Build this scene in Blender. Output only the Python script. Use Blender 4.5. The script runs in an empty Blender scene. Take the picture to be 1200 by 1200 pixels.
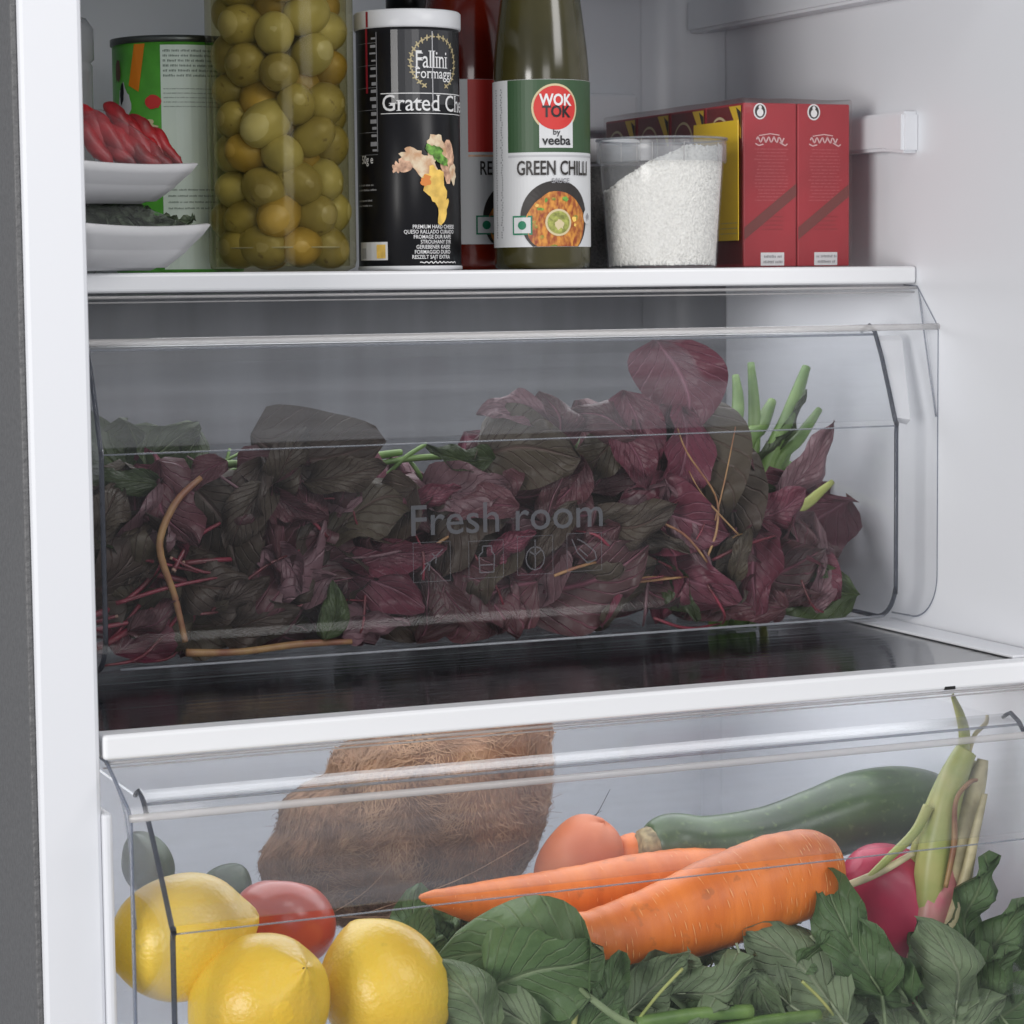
import bpy, bmesh, math, random
from math import sin, cos, pi, radians, sqrt
from mathutils import Vector, Matrix, noise
random.seed(7)
SC = bpy.context.scene
COL = SC.collection
V = Vector

# ------------------------------------------------------------------ camera
FPX = 3000.0                       # focal length in pixels of a 1200 px frame
YAW, PITCH, ROLL = radians(23.0), radians(5.2), radians(0.6)
fwd = V((sin(YAW)*cos(PITCH), cos(YAW)*cos(PITCH), -sin(PITCH)))
r0 = V((cos(YAW), -sin(YAW), 0)); u0 = r0.cross(fwd)
right = r0*cos(ROLL) - u0*sin(ROLL); up = u0*cos(ROLL) + r0*sin(ROLL)
def ray(px, py): return fwd + right*((px-600)/FPX) + up*((600-py)/FPX)
DIST = 1.84
CAM = -ray(590, 316)*DIST
cd = bpy.data.cameras.new('camera'); cam = bpy.data.objects.new('camera', cd); COL.objects.link(cam)
cd.sensor_width = 36; cd.lens = FPX/1200*36; cd.clip_start = 0.05; cd.clip_end = 50
R3 = Matrix((right, up, -fwd)).transposed()
cam.matrix_world = Matrix.Translation(CAM) @ R3.to_4x4()
SC.camera = cam
cd.dof.use_dof = True; cd.dof.focus_distance = 1.78; cd.dof.aperture_fstop = 20

# ------------------------------------------------------------------ light
W = bpy.data.worlds.new('World'); SC.world = W; W.use_nodes = True
W.node_tree.nodes['Background'].inputs[0].default_value = (0.90, 0.93, 1.0, 1)
W.node_tree.nodes['Background'].inputs[1].default_value = 0.36
def area(name, loc, target, size, power, colr, sy=None):
    l = bpy.data.lights.new(name, 'AREA'); l.size = size; l.energy = power; l.color = colr
    if sy: l.shape = 'RECTANGLE'; l.size_y = sy
    o = bpy.data.objects.new(name, l); COL.objects.link(o); o.location = loc
    o.rotation_euler = (V(target)-V(loc)).to_track_quat('-Z', 'Y').to_euler(); return o
area('window_light', (-3.1, -2.0, 0.05), (0.3, 0.05, -0.30), 1.3, 85, (1.0, 0.975, 0.95))
area('ceiling_light', (0.0, -1.4, 1.5), (0.0, -0.1, -0.3), 0.6, 7, (1.0, 0.97, 0.94))
area('room_light', (0.8, -2.0, 1.05), (-0.1, 0, -0.15), 0.8, 15, (1.0, 0.98, 0.97))
area('front_light', (-0.42, -2.4, 0.30), (-0.1, 0, -0.05), 0.7, 6, (1.0, 0.98, 0.97))
SC.view_settings.view_transform = 'Standard'; SC.view_settings.look = 'None'
SC.view_settings.exposure = 0.0; SC.view_settings.gamma = 1.0
SC.cycles.transparent_max_bounces = 40
SC.cycles.max_bounces = 10
SC.cycles.sample_clamp_indirect = 4.0
SC.cycles.use_denoising = True

# ------------------------------------------------------------------ helpers
def P(px, py, Y):                   # photo pixel -> point on the plane at depth Y
    d = ray(px, py); t = (Y - CAM.y)/d.y; return CAM + d*t
def PZ(px, py, Z):
    d = ray(px, py); t = (Z - CAM.z)/d.z; return CAM + d*t
def PX(px, py, X):
    d = ray(px, py); t = (X - CAM.x)/d.x; return CAM + d*t
def proj(p):
    q = V(p)-CAM; d = q.dot(fwd); return (600+FPX*q.dot(right)/d, 600-FPX*q.dot(up)/d)
def mpp(p): return (V(p)-CAM).dot(fwd)/FPX     # metres per photo pixel there
def obj(name, me, mat=None, parent=None, smooth=True):
    if isinstance(me, bmesh.types.BMesh):
        m = bpy.data.meshes.new(name); me.to_mesh(m); me.free(); me = m
    if mat is not None and not me.materials:
        me.materials.append(mat)
    if smooth and me.polygons:
        me.polygons.foreach_set('use_smooth', [True]*len(me.polygons))
    o = bpy.data.objects.new(name, me); COL.objects.link(o)
    if parent is not None: o.parent = parent
    return o
def mesh(name, v, f):
    m = bpy.data.meshes.new(name); m.from_pydata([tuple(a) for a in v], [], f); m.update(); return m
def thing(name, label, cat, loc=(0, 0, 0), rz=0, group=None):
    o = bpy.data.objects.new(name, None); COL.objects.link(o); o.empty_display_size = 0.01
    o.location = loc; o.rotation_euler = (0, 0, rz); o['label'] = label; o['category'] = cat
    if group: o['group'] = group
    return o
def tag(o, label, cat, group=None):
    o['label'] = label; o['category'] = cat
    if group: o['group'] = group
    return o
def box_bm(x0, x1, y0, y1, z0, z1, bev=0.0, seg=2):
    bm = bmesh.new(); bmesh.ops.create_cube(bm, size=1)
    for v in bm.verts:
        v.co = V(((x0+x1)/2+v.co.x*(x1-x0), (y0+y1)/2+v.co.y*(y1-y0), (z0+z1)/2+v.co.z*(z1-z0)))
    if bev: bmesh.ops.bevel(bm, geom=bm.edges[:], offset=bev, segments=seg, affect='EDGES', profile=0.5)
    return bm
def lathe(prof, n=48, caps=True):
    v = []; f = []
    for (r, z) in prof:
        for i in range(n):
            a = 2*pi*i/n; v.append((r*cos(a), r*sin(a), z))
    for k in range(len(prof)-1):
        for i in range(n):
            j = (i+1) % n; f.append((k*n+i, k*n+j, (k+1)*n+j, (k+1)*n+i))
    if caps:
        f.append(tuple(range(n-1, -1, -1))); f.append(tuple((len(prof)-1)*n+i for i in range(n)))
    return mesh('lathe', v, f)
def catmull(pts, k):
    out = []; n = len(pts)
    for i in range(n-1):
        p0 = pts[max(i-1, 0)]; p1 = pts[i]; p2 = pts[i+1]; p3 = pts[min(i+2, n-1)]
        for j in range(k):
            t = j/k
            out.append(0.5*((2*p1)+(p2-p0)*t+(2*p0-5*p1+4*p2-p3)*t*t+(3*p1-p0-3*p2+p3)*t**3))
    out.append(pts[-1]); return out
def sweep(path, rad, n=12, k=6, flat=1.0, V_=None, F_=None, cap=True):
    """tube along path (Vectors), radii per control point"""
    pts = catmull([V(p) for p in path], k); rr = catmull([V((r, 0, 0)) for r in rad], k)
    rr = [max(a.x, 1e-5) for a in rr]
    v = V_ if V_ is not None else []; f = F_ if F_ is not None else []; b = len(v)
    t0 = (pts[1]-pts[0]).normalized(); a = t0.orthogonal().normalized()
    for i, p in enumerate(pts):
        t = (pts[min(i+1, len(pts)-1)]-pts[max(i-1, 0)]).normalized()
        a = (a - t*a.dot(t)).normalized(); c = t.cross(a)
        for q in range(n):
            an = 2*pi*q/n; v.append(p+(a*cos(an)+c*sin(an)*flat)*rr[i])
    for i in range(len(pts)-1):
        for q in range(n):
            w = (q+1) % n; f.append((b+i*n+q, b+i*n+w, b+(i+1)*n+w, b+(i+1)*n+q))
    if cap:
        f.append(tuple(b+q for q in range(n-1, -1, -1))); f.append(tuple(b+(len(pts)-1)*n+q for q in range(n)))
    return v, f
def tube(name, path, rad, mat, parent, n=8, k=4, flat=1.0):
    v, f = sweep(path, rad if isinstance(rad, (list, tuple)) else [rad]*len(path), n, k, flat)
    return obj(name, mesh(name, v, f), mat, parent)
def extrude_profile(prof, x0, x1, th=0.0, nx=1):
    """(Y,Z) polyline extruded along X; sheet with thickness th"""
    n = len(prof); nrm = []
    for i in range(n):
        a = prof[max(i-1, 0)]; b = prof[min(i+1, n-1)]
        d = V((b[0]-a[0], b[1]-a[1])).normalized(); nrm.append((d.y, -d.x))
    v = []; f = []
    for x in (x0, x1):
        for s in (0, 1):
            for (p, q) in zip(prof, nrm): v.append((x, p[0]+q[0]*th*s, p[1]+q[1]*th*s))
    def idx(xi, s, i): return (xi*2+s)*n+i
    for i in range(n-1):
        f.append((idx(0, 0, i), idx(1, 0, i), idx(1, 0, i+1), idx(0, 0, i+1)))
        f.append((idx(0, 1, i), idx(0, 1, i+1), idx(1, 1, i+1), idx(1, 1, i)))
        f.append((idx(0, 0, i), idx(0, 0, i+1), idx(0, 1, i+1), idx(0, 1, i)))
        f.append((idx(1, 0, i), idx(1, 1, i), idx(1, 1, i+1), idx(1, 0, i+1)))
    for i in (0, n-1): f.append((idx(0, 0, i), idx(0, 1, i), idx(1, 1, i), idx(1, 0, i)))
    m = mesh('sheet', v, f); bm = bmesh.new(); bm.from_mesh(m); bmesh.ops.recalc_face_normals(bm, faces=bm.faces[:]); return bm
def rnd(a, b): return random.uniform(a, b)

# ------------------------------------------------------------------ materials
def nt(name):
    m = bpy.data.materials.new(name); m.use_nodes = True; t = m.node_tree
    return m, t, t.nodes['Principled BSDF'], t.nodes['Material Output']
def c4(c): return (c[0], c[1], c[2], 1)
def mat(name, col, rough=0.5, var=0.0, vscale=20, bump=0.0, bscale=200, spec=0.5, metal=0.0, sss=0.0, col2=None, detail=4, coat=0, stretch=None, bdist=0.001, spot=None):
    m, t, b, o = nt(name); N = t.nodes; L = t.links
    b.inputs['Base Color'].default_value = c4(col); b.inputs['Roughness'].default_value = rough
    b.inputs['Specular IOR Level'].default_value = spec; b.inputs['Metallic'].default_value = metal
    b.inputs['Coat Weight'].default_value = coat; b.inputs['Coat Roughness'].default_value = 0.15
    if sss: b.inputs['Subsurface Weight'].default_value = sss; b.inputs['Subsurface Scale'].default_value = 0.004
    tc = N.new('ShaderNodeTexCoord'); src = tc.outputs['Object']
    if stretch:
        mp = N.new('ShaderNodeMapping'); mp.inputs['Scale'].default_value = stretch; L.new(src, mp.inputs[0]); src = mp.outputs[0]
    if var or col2:
        n = N.new('ShaderNodeTexNoise'); n.inputs['Scale'].default_value = vscale; n.inputs['Detail'].default_value = detail
        L.new(src, n.inputs['Vector'])
        r = N.new('ShaderNodeValToRGB'); L.new(n.outputs['Fac'], r.inputs[0])
        a = col2 if col2 else tuple(max(0, x*(1-var)) for x in col); bb = col if col2 else tuple(min(1, x*(1+var)) for x in col)
        r.color_ramp.elements[0].color = c4(a); r.color_ramp.elements[1].color = c4(bb)
        r.color_ramp.elements[0].position = 0.35; r.color_ramp.elements[1].position = 0.65
        L.new(r.outputs[0], b.inputs['Base Color'])
        if spot:
            n5 = N.new('ShaderNodeTexNoise'); n5.inputs['Scale'].default_value = spot[1]; n5.inputs['Detail'].default_value = 6; L.new(tc.outputs['Object'], n5.inputs['Vector'])
            m5 = N.new('ShaderNodeMapRange'); m5.inputs[1].default_value = spot[2]; m5.inputs[2].default_value = spot[2]+0.06; m5.inputs[4].default_value = spot[3]; L.new(n5.outputs['Fac'], m5.inputs[0])
            x5 = N.new('ShaderNodeMix'); x5.data_type = 'RGBA'; L.new(m5.outputs[0], x5.inputs[0]); L.new(r.outputs[0], x5.inputs[6]); x5.inputs[7].default_value = c4(spot[0]); L.new(x5.outputs[2], b.inputs['Base Color'])
    if bump:
        n = N.new('ShaderNodeTexNoise'); n.inputs['Scale'].default_value = bscale; n.inputs['Detail'].default_value = 3
        L.new(src, n.inputs['Vector'])
        bp = N.new('ShaderNodeBump'); bp.inputs['Strength'].default_value = bump; bp.inputs['Distance'].default_value = bdist
        L.new(n.outputs['Fac'], bp.inputs['Height']); L.new(bp.outputs[0], b.inputs['Normal'])
    return m
FG = 0.55
def clear(name, tint=(0.93, 0.95, 0.95), haze=0.05, hazecol=(0.7, 0.72, 0.75), rough=0.06, ior=1.45, bump=0.0, streak=0.0, bscale=30, stretch=(1, 1, 1), gl=1.0):
    m, t, b, o = nt(name); N = t.nodes; L = t.links; N.remove(b)
    tr = N.new('ShaderNodeBsdfTransparent'); tr.inputs[0].default_value = c4(tint)
    df = N.new('ShaderNodeBsdfDiffuse'); df.inputs[0].default_value = c4(hazecol)
    gs = N.new('ShaderNodeBsdfGlossy'); gs.inputs['Roughness'].default_value = rough; gs.inputs[0].default_value = (gl, gl, gl, 1)
    f0 = ((ior-1)/(ior+1))**2*FG
    ge = N.new('ShaderNodeNewGeometry'); dt = N.new('ShaderNodeVectorMath'); dt.operation = 'DOT_PRODUCT'
    L.new(ge.outputs['Incoming'], dt.inputs[0]); L.new(ge.outputs['Normal'], dt.inputs[1])
    def MM(op, a, bb=None):
        n_ = N.new('ShaderNodeMath'); n_.operation = op
        for i_, x_ in enumerate((a, bb)):
            if x_ is None: continue
            if isinstance(x_, (int, float)): n_.inputs[i_].default_value = x_
            else: L.new(x_, n_.inputs[i_])
        return n_.outputs[0]
    fres = MM('ADD', MM('MULTIPLY', MM('POWER', MM('SUBTRACT', 1.0, MM('ABSOLUTE', dt.outputs['Value'])), 5.0), (1-f0)*FG), f0)
    m1 = N.new('ShaderNodeMixShader'); m1.inputs[0].default_value = haze
    L.new(tr.outputs[0], m1.inputs[1]); L.new(df.outputs[0], m1.inputs[2])
    m2 = N.new('ShaderNodeMixShader'); L.new(fres, m2.inputs[0])
    L.new(m1.outputs[0], m2.inputs[1]); L.new(gs.outputs[0], m2.inputs[2])
    L.new(m2.outputs[0], o.inputs[0])
    if bump or streak:
        tc = N.new('ShaderNodeTexCoord'); mp = N.new('ShaderNodeMapping'); mp.inputs['Scale'].default_value = stretch
        L.new(tc.outputs['Object'], mp.inputs[0])
        n = N.new('ShaderNodeTexNoise'); n.inputs['Scale'].default_value = bscale; n.inputs['Detail'].default_value = 5
        L.new(mp.outputs[0], n.inputs['Vector'])
        if bump:
            bp = N.new('ShaderNodeBump'); bp.inputs['Strength'].default_value = bump; bp.inputs['Distance'].default_value = 0.002
            L.new(n.outputs['Fac'], bp.inputs['Height']); L.new(bp.outputs[0], gs.inputs['Normal'])
        if streak:
            mr = N.new('ShaderNodeMapRange'); mr.inputs[1].default_value = 0.4; mr.inputs[2].default_value = 0.75
            mr.inputs[3].default_value = haze; mr.inputs[4].default_value = haze+streak
            L.new(n.outputs['Fac'], mr.inputs[0]); L.new(mr.outputs[0], m1.inputs[0])
    return m
def leafmat(name, c1, c2, vein, back=None, rough=0.4, vs=0.8):
    """veins from UV: u along, v across (0.5 = midrib)"""
    m, t, b, o = nt(name); N = t.nodes; L = t.links
    uv = N.new('ShaderNodeUVMap'); sx = N.new('ShaderNodeSeparateXYZ'); L.new(uv.outputs[0], sx.inputs[0])
    def M(op, a, bb=None, c=None):
        n = N.new('ShaderNodeMath'); n.operation = op
        for i, x in enumerate((a, bb, c)):
            if x is None: continue
            if isinstance(x, (int, float)): n.inputs[i].default_value = x
            else: L.new(x, n.inputs[i])
        return n.outputs[0]
    av = M('ABSOLUTE', M('SUBTRACT', sx.outputs[1], 0.5))
    mid = M('SMOOTH_MIN', M('MULTIPLY', av, 28), 1.0, 0.2)
    nz = N.new('ShaderNodeTexNoise'); nz.inputs['Scale'].default_value = 5; L.new(uv.outputs[0], nz.inputs['Vector'])
    ph = M('SUBTRACT', M('MULTIPLY', sx.outputs[0], 8.0), M('MULTIPLY', M('POWER', av, 0.8), 6.0))
    ph = M('ADD', ph, M('MULTIPLY', nz.outputs['Fac'], 0.5))
    s = M('ABSOLUTE', M('SUBTRACT', M('FRACT', ph), 0.5))
    side = M('MINIMUM', M('MULTIPLY', s, 9.0), 1.0)
    mask = M('MINIMUM', mid, M('ADD', M('MULTIPLY', side, 0.55), 0.45))
    oi = N.new('ShaderNodeObjectInfo'); tc = N.new('ShaderNodeTexCoord')
    n2 = N.new('ShaderNodeTexNoise'); n2.inputs['Scale'].default_value = 45; n2.inputs['Detail'].default_value = 6; L.new(tc.outputs['Object'], n2.inputs['Vector'])
    f = M('ADD', M('MULTIPLY', oi.outputs['Random'], 0.7), M('MULTIPLY', M('SUBTRACT', n2.outputs['Fac'], 0.35), 1.0))
    mx = N.new('ShaderNodeMix'); mx.data_type = 'RGBA'; mx.clamp_factor = True; L.new(f, mx.inputs[0]); mx.inputs[6].default_value = c4(c1); mx.inputs[7].default_value = c4(c2)
    mv = N.new('ShaderNodeMix'); mv.data_type = 'RGBA'; L.new(M('MULTIPLY', M('SUBTRACT', 1.0, mask), vs), mv.inputs[0])
    L.new(mx.outputs[2], mv.inputs[6]); mv.inputs[7].default_value = c4(vein)
    L.new(mv.outputs[2], b.inputs['Base Color'])
    b.inputs['Roughness'].default_value = rough; b.inputs['Specular IOR Level'].default_value = 0.35
    n3 = N.new('ShaderNodeTexNoise'); n3.inputs['Scale'].default_value = 160; L.new(tc.outputs['Object'], n3.inputs['Vector'])
    bp = N.new('ShaderNodeBump'); bp.inputs['Strength'].default_value = 0.8; bp.inputs['Distance'].default_value = 0.002
    L.new(M('ADD', mask, M('MULTIPLY', n3.outputs['Fac'], 0.9)), bp.inputs['Height']); L.new(bp.outputs[0], b.inputs['Normal'])
    tl = N.new('ShaderNodeBsdfTranslucent'); L.new(mv.outputs[2], tl.inputs[0])
    ms = N.new('ShaderNodeMixShader'); ms.inputs[0].default_value = 0.2
    L.new(b.outputs[0], ms.inputs[1]); L.new(tl.outputs[0], ms.inputs[2]); L.new(ms.outputs[0], o.inputs[0])
    return m

M_liner = mat('white_liner_plastic', (0.73, 0.745, 0.78), 0.33, bump=0.04, bscale=60)
M_trim = mat('white_shelf_trim', (0.78, 0.79, 0.81), 0.28)
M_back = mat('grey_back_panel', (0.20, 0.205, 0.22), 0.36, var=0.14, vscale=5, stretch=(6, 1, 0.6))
M_cove = mat('shaded_corner_plastic', (0.52, 0.53, 0.56), 0.4)
M_side = mat('dark_grey_textured_steel', (0.115, 0.115, 0.118), 0.5, bump=1.0, bscale=260, var=0.12, vscale=300, bdist=0.0015)
M_pane = clear('clear_drawer_plastic', tint=(0.97, 0.972, 0.976), haze=0.003, hazecol=(0.6, 0.62, 0.66), rough=0.07, ior=1.36, streak=0.010, bscale=4, stretch=(0.5, 1, 18), bump=0.04)
M_recess = clear('cloudy_drawer_plastic', tint=(0.96, 0.965, 0.97), haze=0.03, hazecol=(0.55, 0.56, 0.59), rough=0.3, ior=1.25, streak=0.055, bscale=4, stretch=(0.6, 1, 26))
M_edge = clear('bright_plastic_edge', tint=(0.85, 0.85, 0.85), haze=0.32, hazecol=(0.72, 0.70, 0.69), rough=0.1, ior=1.5, streak=0.2, bscale=3)
M_dark = clear('dark_plastic_edge', tint=(0.35, 0.37, 0.41), haze=0.4, hazecol=(0.12, 0.13, 0.16), rough=0.1, ior=1.5)
M_dimedge = clear('grey_plastic_edge', tint=(0.62, 0.64, 0.68), haze=0.3, hazecol=(0.5, 0.52, 0.56), rough=0.1, ior=1.5)
M_bluedge = clear('blue_grey_plastic_edge', tint=(0.5, 0.53, 0.6), haze=0.35, hazecol=(0.3, 0.33, 0.40), rough=0.1, ior=1.5)
M_shelfglass = clear('smoked_shelf_glass', tint=(0.22, 0.225, 0.235), haze=0.0, rough=0.10, ior=12.0, bump=0.25, bscale=3, stretch=(0.6, 40, 1))
M_clearglass = clear('clear_shelf_glass', tint=(0.85, 0.87, 0.88), haze=0.0, rough=0.05, ior=1.6)
M_emboss = clear('grey_embossed_print', tint=(0.7, 0.7, 0.72), haze=0.62, hazecol=(0.13, 0.135, 0.15), rough=0.3)

# ------------------------------------------------------------------ dimensions
XR = P(1075, 320, 0.0).x            # right liner wall
YF = -0.20                          # front plane of cabinet and of the middle shelf
XL = P(104, 330, YF).x              # left liner wall
YB = 0.37                           # back wall
ZG = PZ(1200, 771, -0.264).z
ZG = P(600, 824, YF).z              # top of the middle shelf
print('XR', XR, 'XL', XL, 'ZG', ZG, 'CAM', CAM, 'corner', proj((XR, YB, 0)), proj((XR, YB, -.1)), 'wall@YF', proj((XR, YF, ZG)))

# ------------------------------------------------------------------ refrigerator
FR = thing('refrigerator', 'white lined refrigerator cabinet with dark grey textured outer side, holding all the shelves and drawers', 'refrigerator', (0, 0, -0.6))
def fr(name, bm, m, smooth=False):
    o = obj(name, bm, m, FR, smooth); o.location = (0, 0, 0.6); return o
wt = 0.038
fr('left_wall', box_bm(XL-wt, XL, YF+0.0005, YB+0.03, -0.75, 0.45, 0.003), M_liner)
fr('outer_side_panel', box_bm(XL-wt-0.004, XL-wt-0.0003, YF+0.0035, YB+0.03, -0.75, 0.45, 0.001), M_side)
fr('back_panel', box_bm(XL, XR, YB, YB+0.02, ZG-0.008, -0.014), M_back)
fr('upper_back_wall', box_bm(XL, XR, YB, YB+0.02, -0.0137, 0.45), M_liner)
fr('back_wall', box_bm(XL, XR, YB-0.003, YB+0.02, -0.75, ZG-0.009), M_liner)
fr('right_wall', box_bm(XR, XR+0.04, YF-0.05, YB+0.02, -0.75, 0.45), M_liner)
fr('floor', box_bm(XL, XR, YF, YB, -0.75, -0.60), M_liner)
fr('ceiling', box_bm(XL, XR, YF, YB, 0.40, 0.45), M_liner)
# coved back corner
def cove(z0_, z1_):
    v = []; f = []; n = 10; r = 0.055
    for i in range(n+1):
        a = pi/2*i/n; x = XR-r+r*sin(a); y = YB-0.0005-r+r*cos(a)
        for z in (z0_, z1_): v.append((x-0.0006, y, z))
    for i in range(n): f.append((2*i, 2*i+2, 2*i+3, 2*i+1))
    return mesh('cove', v, f)
fr('corner_cove', cove(-0.0135, 0.40), M_liner, True)
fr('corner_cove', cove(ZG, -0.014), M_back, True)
def rail(z0, z1, yf, w=0.014):      # moulded ledge on the right wall, its front end tapering
    prof = [(yf, z1), (yf, z0), (yf+0.03, z0+0.003), (YB-0.02, z0+0.006), (YB-0.02, z1)]
    v = [(XR-w if k == 0 else XR+0.002, a, b) for k in (0, 1) for a, b in prof]
    n = 5; f = [tuple(range(n)), tuple(range(2*n-1, n-1, -1))]+[(i, (i+1) % n, n+(i+1) % n, n+i) for i in range(n)]
    m = mesh('rail', v, f); bm = bmesh.new(); bm.from_mesh(m); bmesh.ops.recalc_face_normals(bm, faces=bm.faces[:])
    bmesh.ops.bevel(bm, geom=bm.edges[:], offset=0.0025, segments=2, affect='EDGES'); return bm
zr = lambda py: PX(1074, py, XR-0.014).z
fr('shelf_rail', rail(zr(178), zr(128), PX(1076, 150, XR).y), M_liner)
zt = PX(1035, 2, XR-0.02).z
fr('shelf_rail', rail(zt, zt+0.035, -0.10, 0.02), M_liner)
a = P(691, 155, YB-.01); b = P(736, 112, YB-.01)
fr('rear_ledge', box_bm(a.x-0.03, b.x, YB-0.03, YB-0.0005, a.z, b.z, 0.003), M_liner)
# left stop strip beside the lower drawer
a = P(121, 955, YF-0.004); b = P(134, 955, YF-0.004)
fr('stop_strip', box_bm(a.x, b.x-0.001, YF-0.004, YF+0.10, -0.75, a.z, 0.002), M_liner)

# ------------------------------------------------------------------ shelves
def shelf(label, x0, x1, yf, zt, th, glass):
    t = thing('glass_shelf', label, 'shelf', ((x0+x1)/2, (yf+YB)/2, zt-th)); o = V(t.location)
    def put(n, bm, m):
        q = obj(n, bm, m, t, False); q.location = -o; return q
    put('front_trim', box_bm(x0, x1, yf, yf+0.020, zt-th, zt, 0.0025, 3), M_trim)
    put('glass_plate', box_bm(x0+0.004, x1-0.004, yf+0.0205, YB-0.014, zt-0.006, zt-0.0015), glass)
    if glass is M_shelfglass: put('wall_reflection_strip', box_bm(x1-0.030, x1-0.002, yf+0.021, YB-0.02, zt-0.0009, zt+0.0012, 0.0006, 1), M_liner)  # added white strip imitating the right wall's pale reflection in the glass
    put('rear_trim', box_bm(x0, x1, YB-0.0135, YB-0.004, zt-th*0.8, zt+0.001, 0.002), M_trim)
    return t
shelf('upper glass shelf with a white front trim carrying the bottles, cans and jars', XL+0.003, XR-0.0005, 0.0, 0.0, 0.0135, M_clearglass)
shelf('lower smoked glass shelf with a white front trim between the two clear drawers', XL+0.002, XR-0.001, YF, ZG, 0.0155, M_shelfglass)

shelf('highest glass shelf, only its shaded underside glimpsed above the right rail', XL+0.003, XR-0.0005, 0.0, zt+0.049, 0.0125, M_clearglass)

# ------------------------------------------------------------------ drawers
def drawer(label, xl, xr, yf, ztop, zlip, zridge, zbot, slant, rec, yb, inset=0.036, zfl=None):
    zfl = zfl or zbot
    t = thing('clear_drawer', label, 'drawer', ((xl+xr)/2, yf+0.1, zbot)); o = V(t.location)
    def put(n, bm, m, s=True):
        q = obj(n, bm, m, t, s); q.location = -o; return q
    def arc(cy, cz, r, a0, a1, n=6): return [(cy+r*cos(radians(a0+(a1-a0)*i/n)), cz+r*sin(radians(a0+(a1-a0)*i/n))) for i in range(n+1)]
    zl = zlip+0.004
    fas = [(yf+slant+0.02, ztop), (yf+slant, ztop-0.001)]+[(yf+0.004, zl+0.004), (yf, zl-0.002)]+arc(yf+0.036, zbot+0.036, 0.036, 180, 265, 9)+[(yf+0.066, zbot-0.0005)]
    put('front_panel', extrude_profile(fas, xl, xr, 0.0022), M_pane, False)
    bl, br = xl+inset, xr-inset
    body = [(yf+rec, zlip), (yf+0.006, zridge+0.004), (yf+0.0045, zridge-0.006)]+arc(yf+0.0345, zbot+0.0325, 0.030, 180, 270, 9)
    put('recess_panel', extrude_profile([(yf+rec+0.02, zlip+0.001)]+body[:2], bl, br, 0.002), M_recess, False)
    put('bottom_panel', box_bm(bl, br, yf+0.068 if zfl == zbot else yf+0.004, yb, zfl+0.0005, zfl+0.0025), M_pane, False)
    put('back_panel', box_bm(bl, br, yb-0.002, yb, zbot+0.003, zlip-0.02), M_pane, False)
    for x in (bl, br):
        pr = body+[(yb, zbot+0.0025), (yb, zlip)]
        n = len(pr); v = [(x+s, a, b) for s in (-0.001, 0.001) for a, b in pr]
        f = [tuple(range(n)), tuple(range(2*n-1, n-1, -1))]+[(i, (i+1) % n, n+(i+1) % n, n+i) for i in range(n)]
        put('side_panel', mesh('side', v, f), M_pane, False)
        vv, ff = sweep([V((x, a, b)) for a, b in [(yf+rec+0.02, zlip)]+body+[(yf+0.060, zbot+0.0025), (yf+0.085, zbot+0.0025)]], [0.0015, 0.0017]+[0.0018]*len(body)+[0.0012], 8, 3)
        put('side_rib', mesh('rib', vv, ff), M_dark)
    for x in (xl+0.001, xr-0.001):
        vv, ff = sweep([V((x, a, b)) for a, b in fas], [0.0012]*len(fas), 6, 1)
        put('panel_edge', mesh('edge', vv, ff), M_bluedge)
        s = 1 if x < 0 else -1         # triangular gusset between lip and side
        vv, ff = sweep([V((x, yf+slant, ztop-0.001)), V((x+s*0.004, yf+slant*0.5, zl-0.005)), V((x+s*0.002, yf+0.001, zridge+0.006))], [0.0007]*3, 6, 4)
        put('gusset_edge', mesh('edge', vv, ff), M_dimedge)
    for (y, z, r, m, a, b) in ((yf+slant, ztop-0.002, 0.0011, M_edge, xl, xr), (yf+slant+0.004, ztop-0.0055, 0.0006, M_edge, xl, xr), (yf-0.0005, zl, 0.0025, M_edge, xl, xr), (yf+rec, zlip-0.002, 0.0010, M_dimedge, bl, br),
                            (yf+0.003, zridge, 0.0006, M_dimedge, bl, br), (yf+0.006, zbot+0.006, 0.0010, M_dimedge, bl+0.01, br-0.01)):
        vv, ff = sweep([V((a, y, z)), V(((a+b)/2, y, z)), V((b, y, z))], [r]*3, 8, 6)
        put('moulded_line', mesh('line', vv, ff), m)
    return t, put
Y1 = -0.030
o1 = P(1101, 600, Y1)
D1T = -0.0145; D1L = P(600, 399, Y1).z; D1R = P(600, 516, Y1).z; D1B = P(600, 764, Y1).z
print('drawer1 z', D1T, D1L, D1R, D1B, 'left', XL)
D1, put1 = drawer('upper clear plastic drawer marked Fresh room, packed with red amaranth', XL+0.012, o1.x, Y1, D1T, D1L, D1R, D1B, 0.030, 0.036, 0.27)
Y2 = -0.25
x2l = P(154, 1080, Y2).x
x2r = P(1250, 900, Y2).x
D2T = ZG-0.016; D2L = P(600, 925, Y2).z; D2R = P(600, 1052, Y2).z; D2B = -0.56; D2F = P(303, 1257, -.2).z-0.003
xr2 = P(1192, 885, Y2+0.068).x+0.030
print('drawer2', x2l, x2r, xr2, XR, D2L, D2R)
D2, put2 = drawer('lower clear plastic drawer filled with fruit, carrots and greens', x2l, min(xr2, XR-0.004), Y2, D2T, D2L, D2R, D2B, 0.055, 0.065, 0.27, 0.026, D2F)

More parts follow.
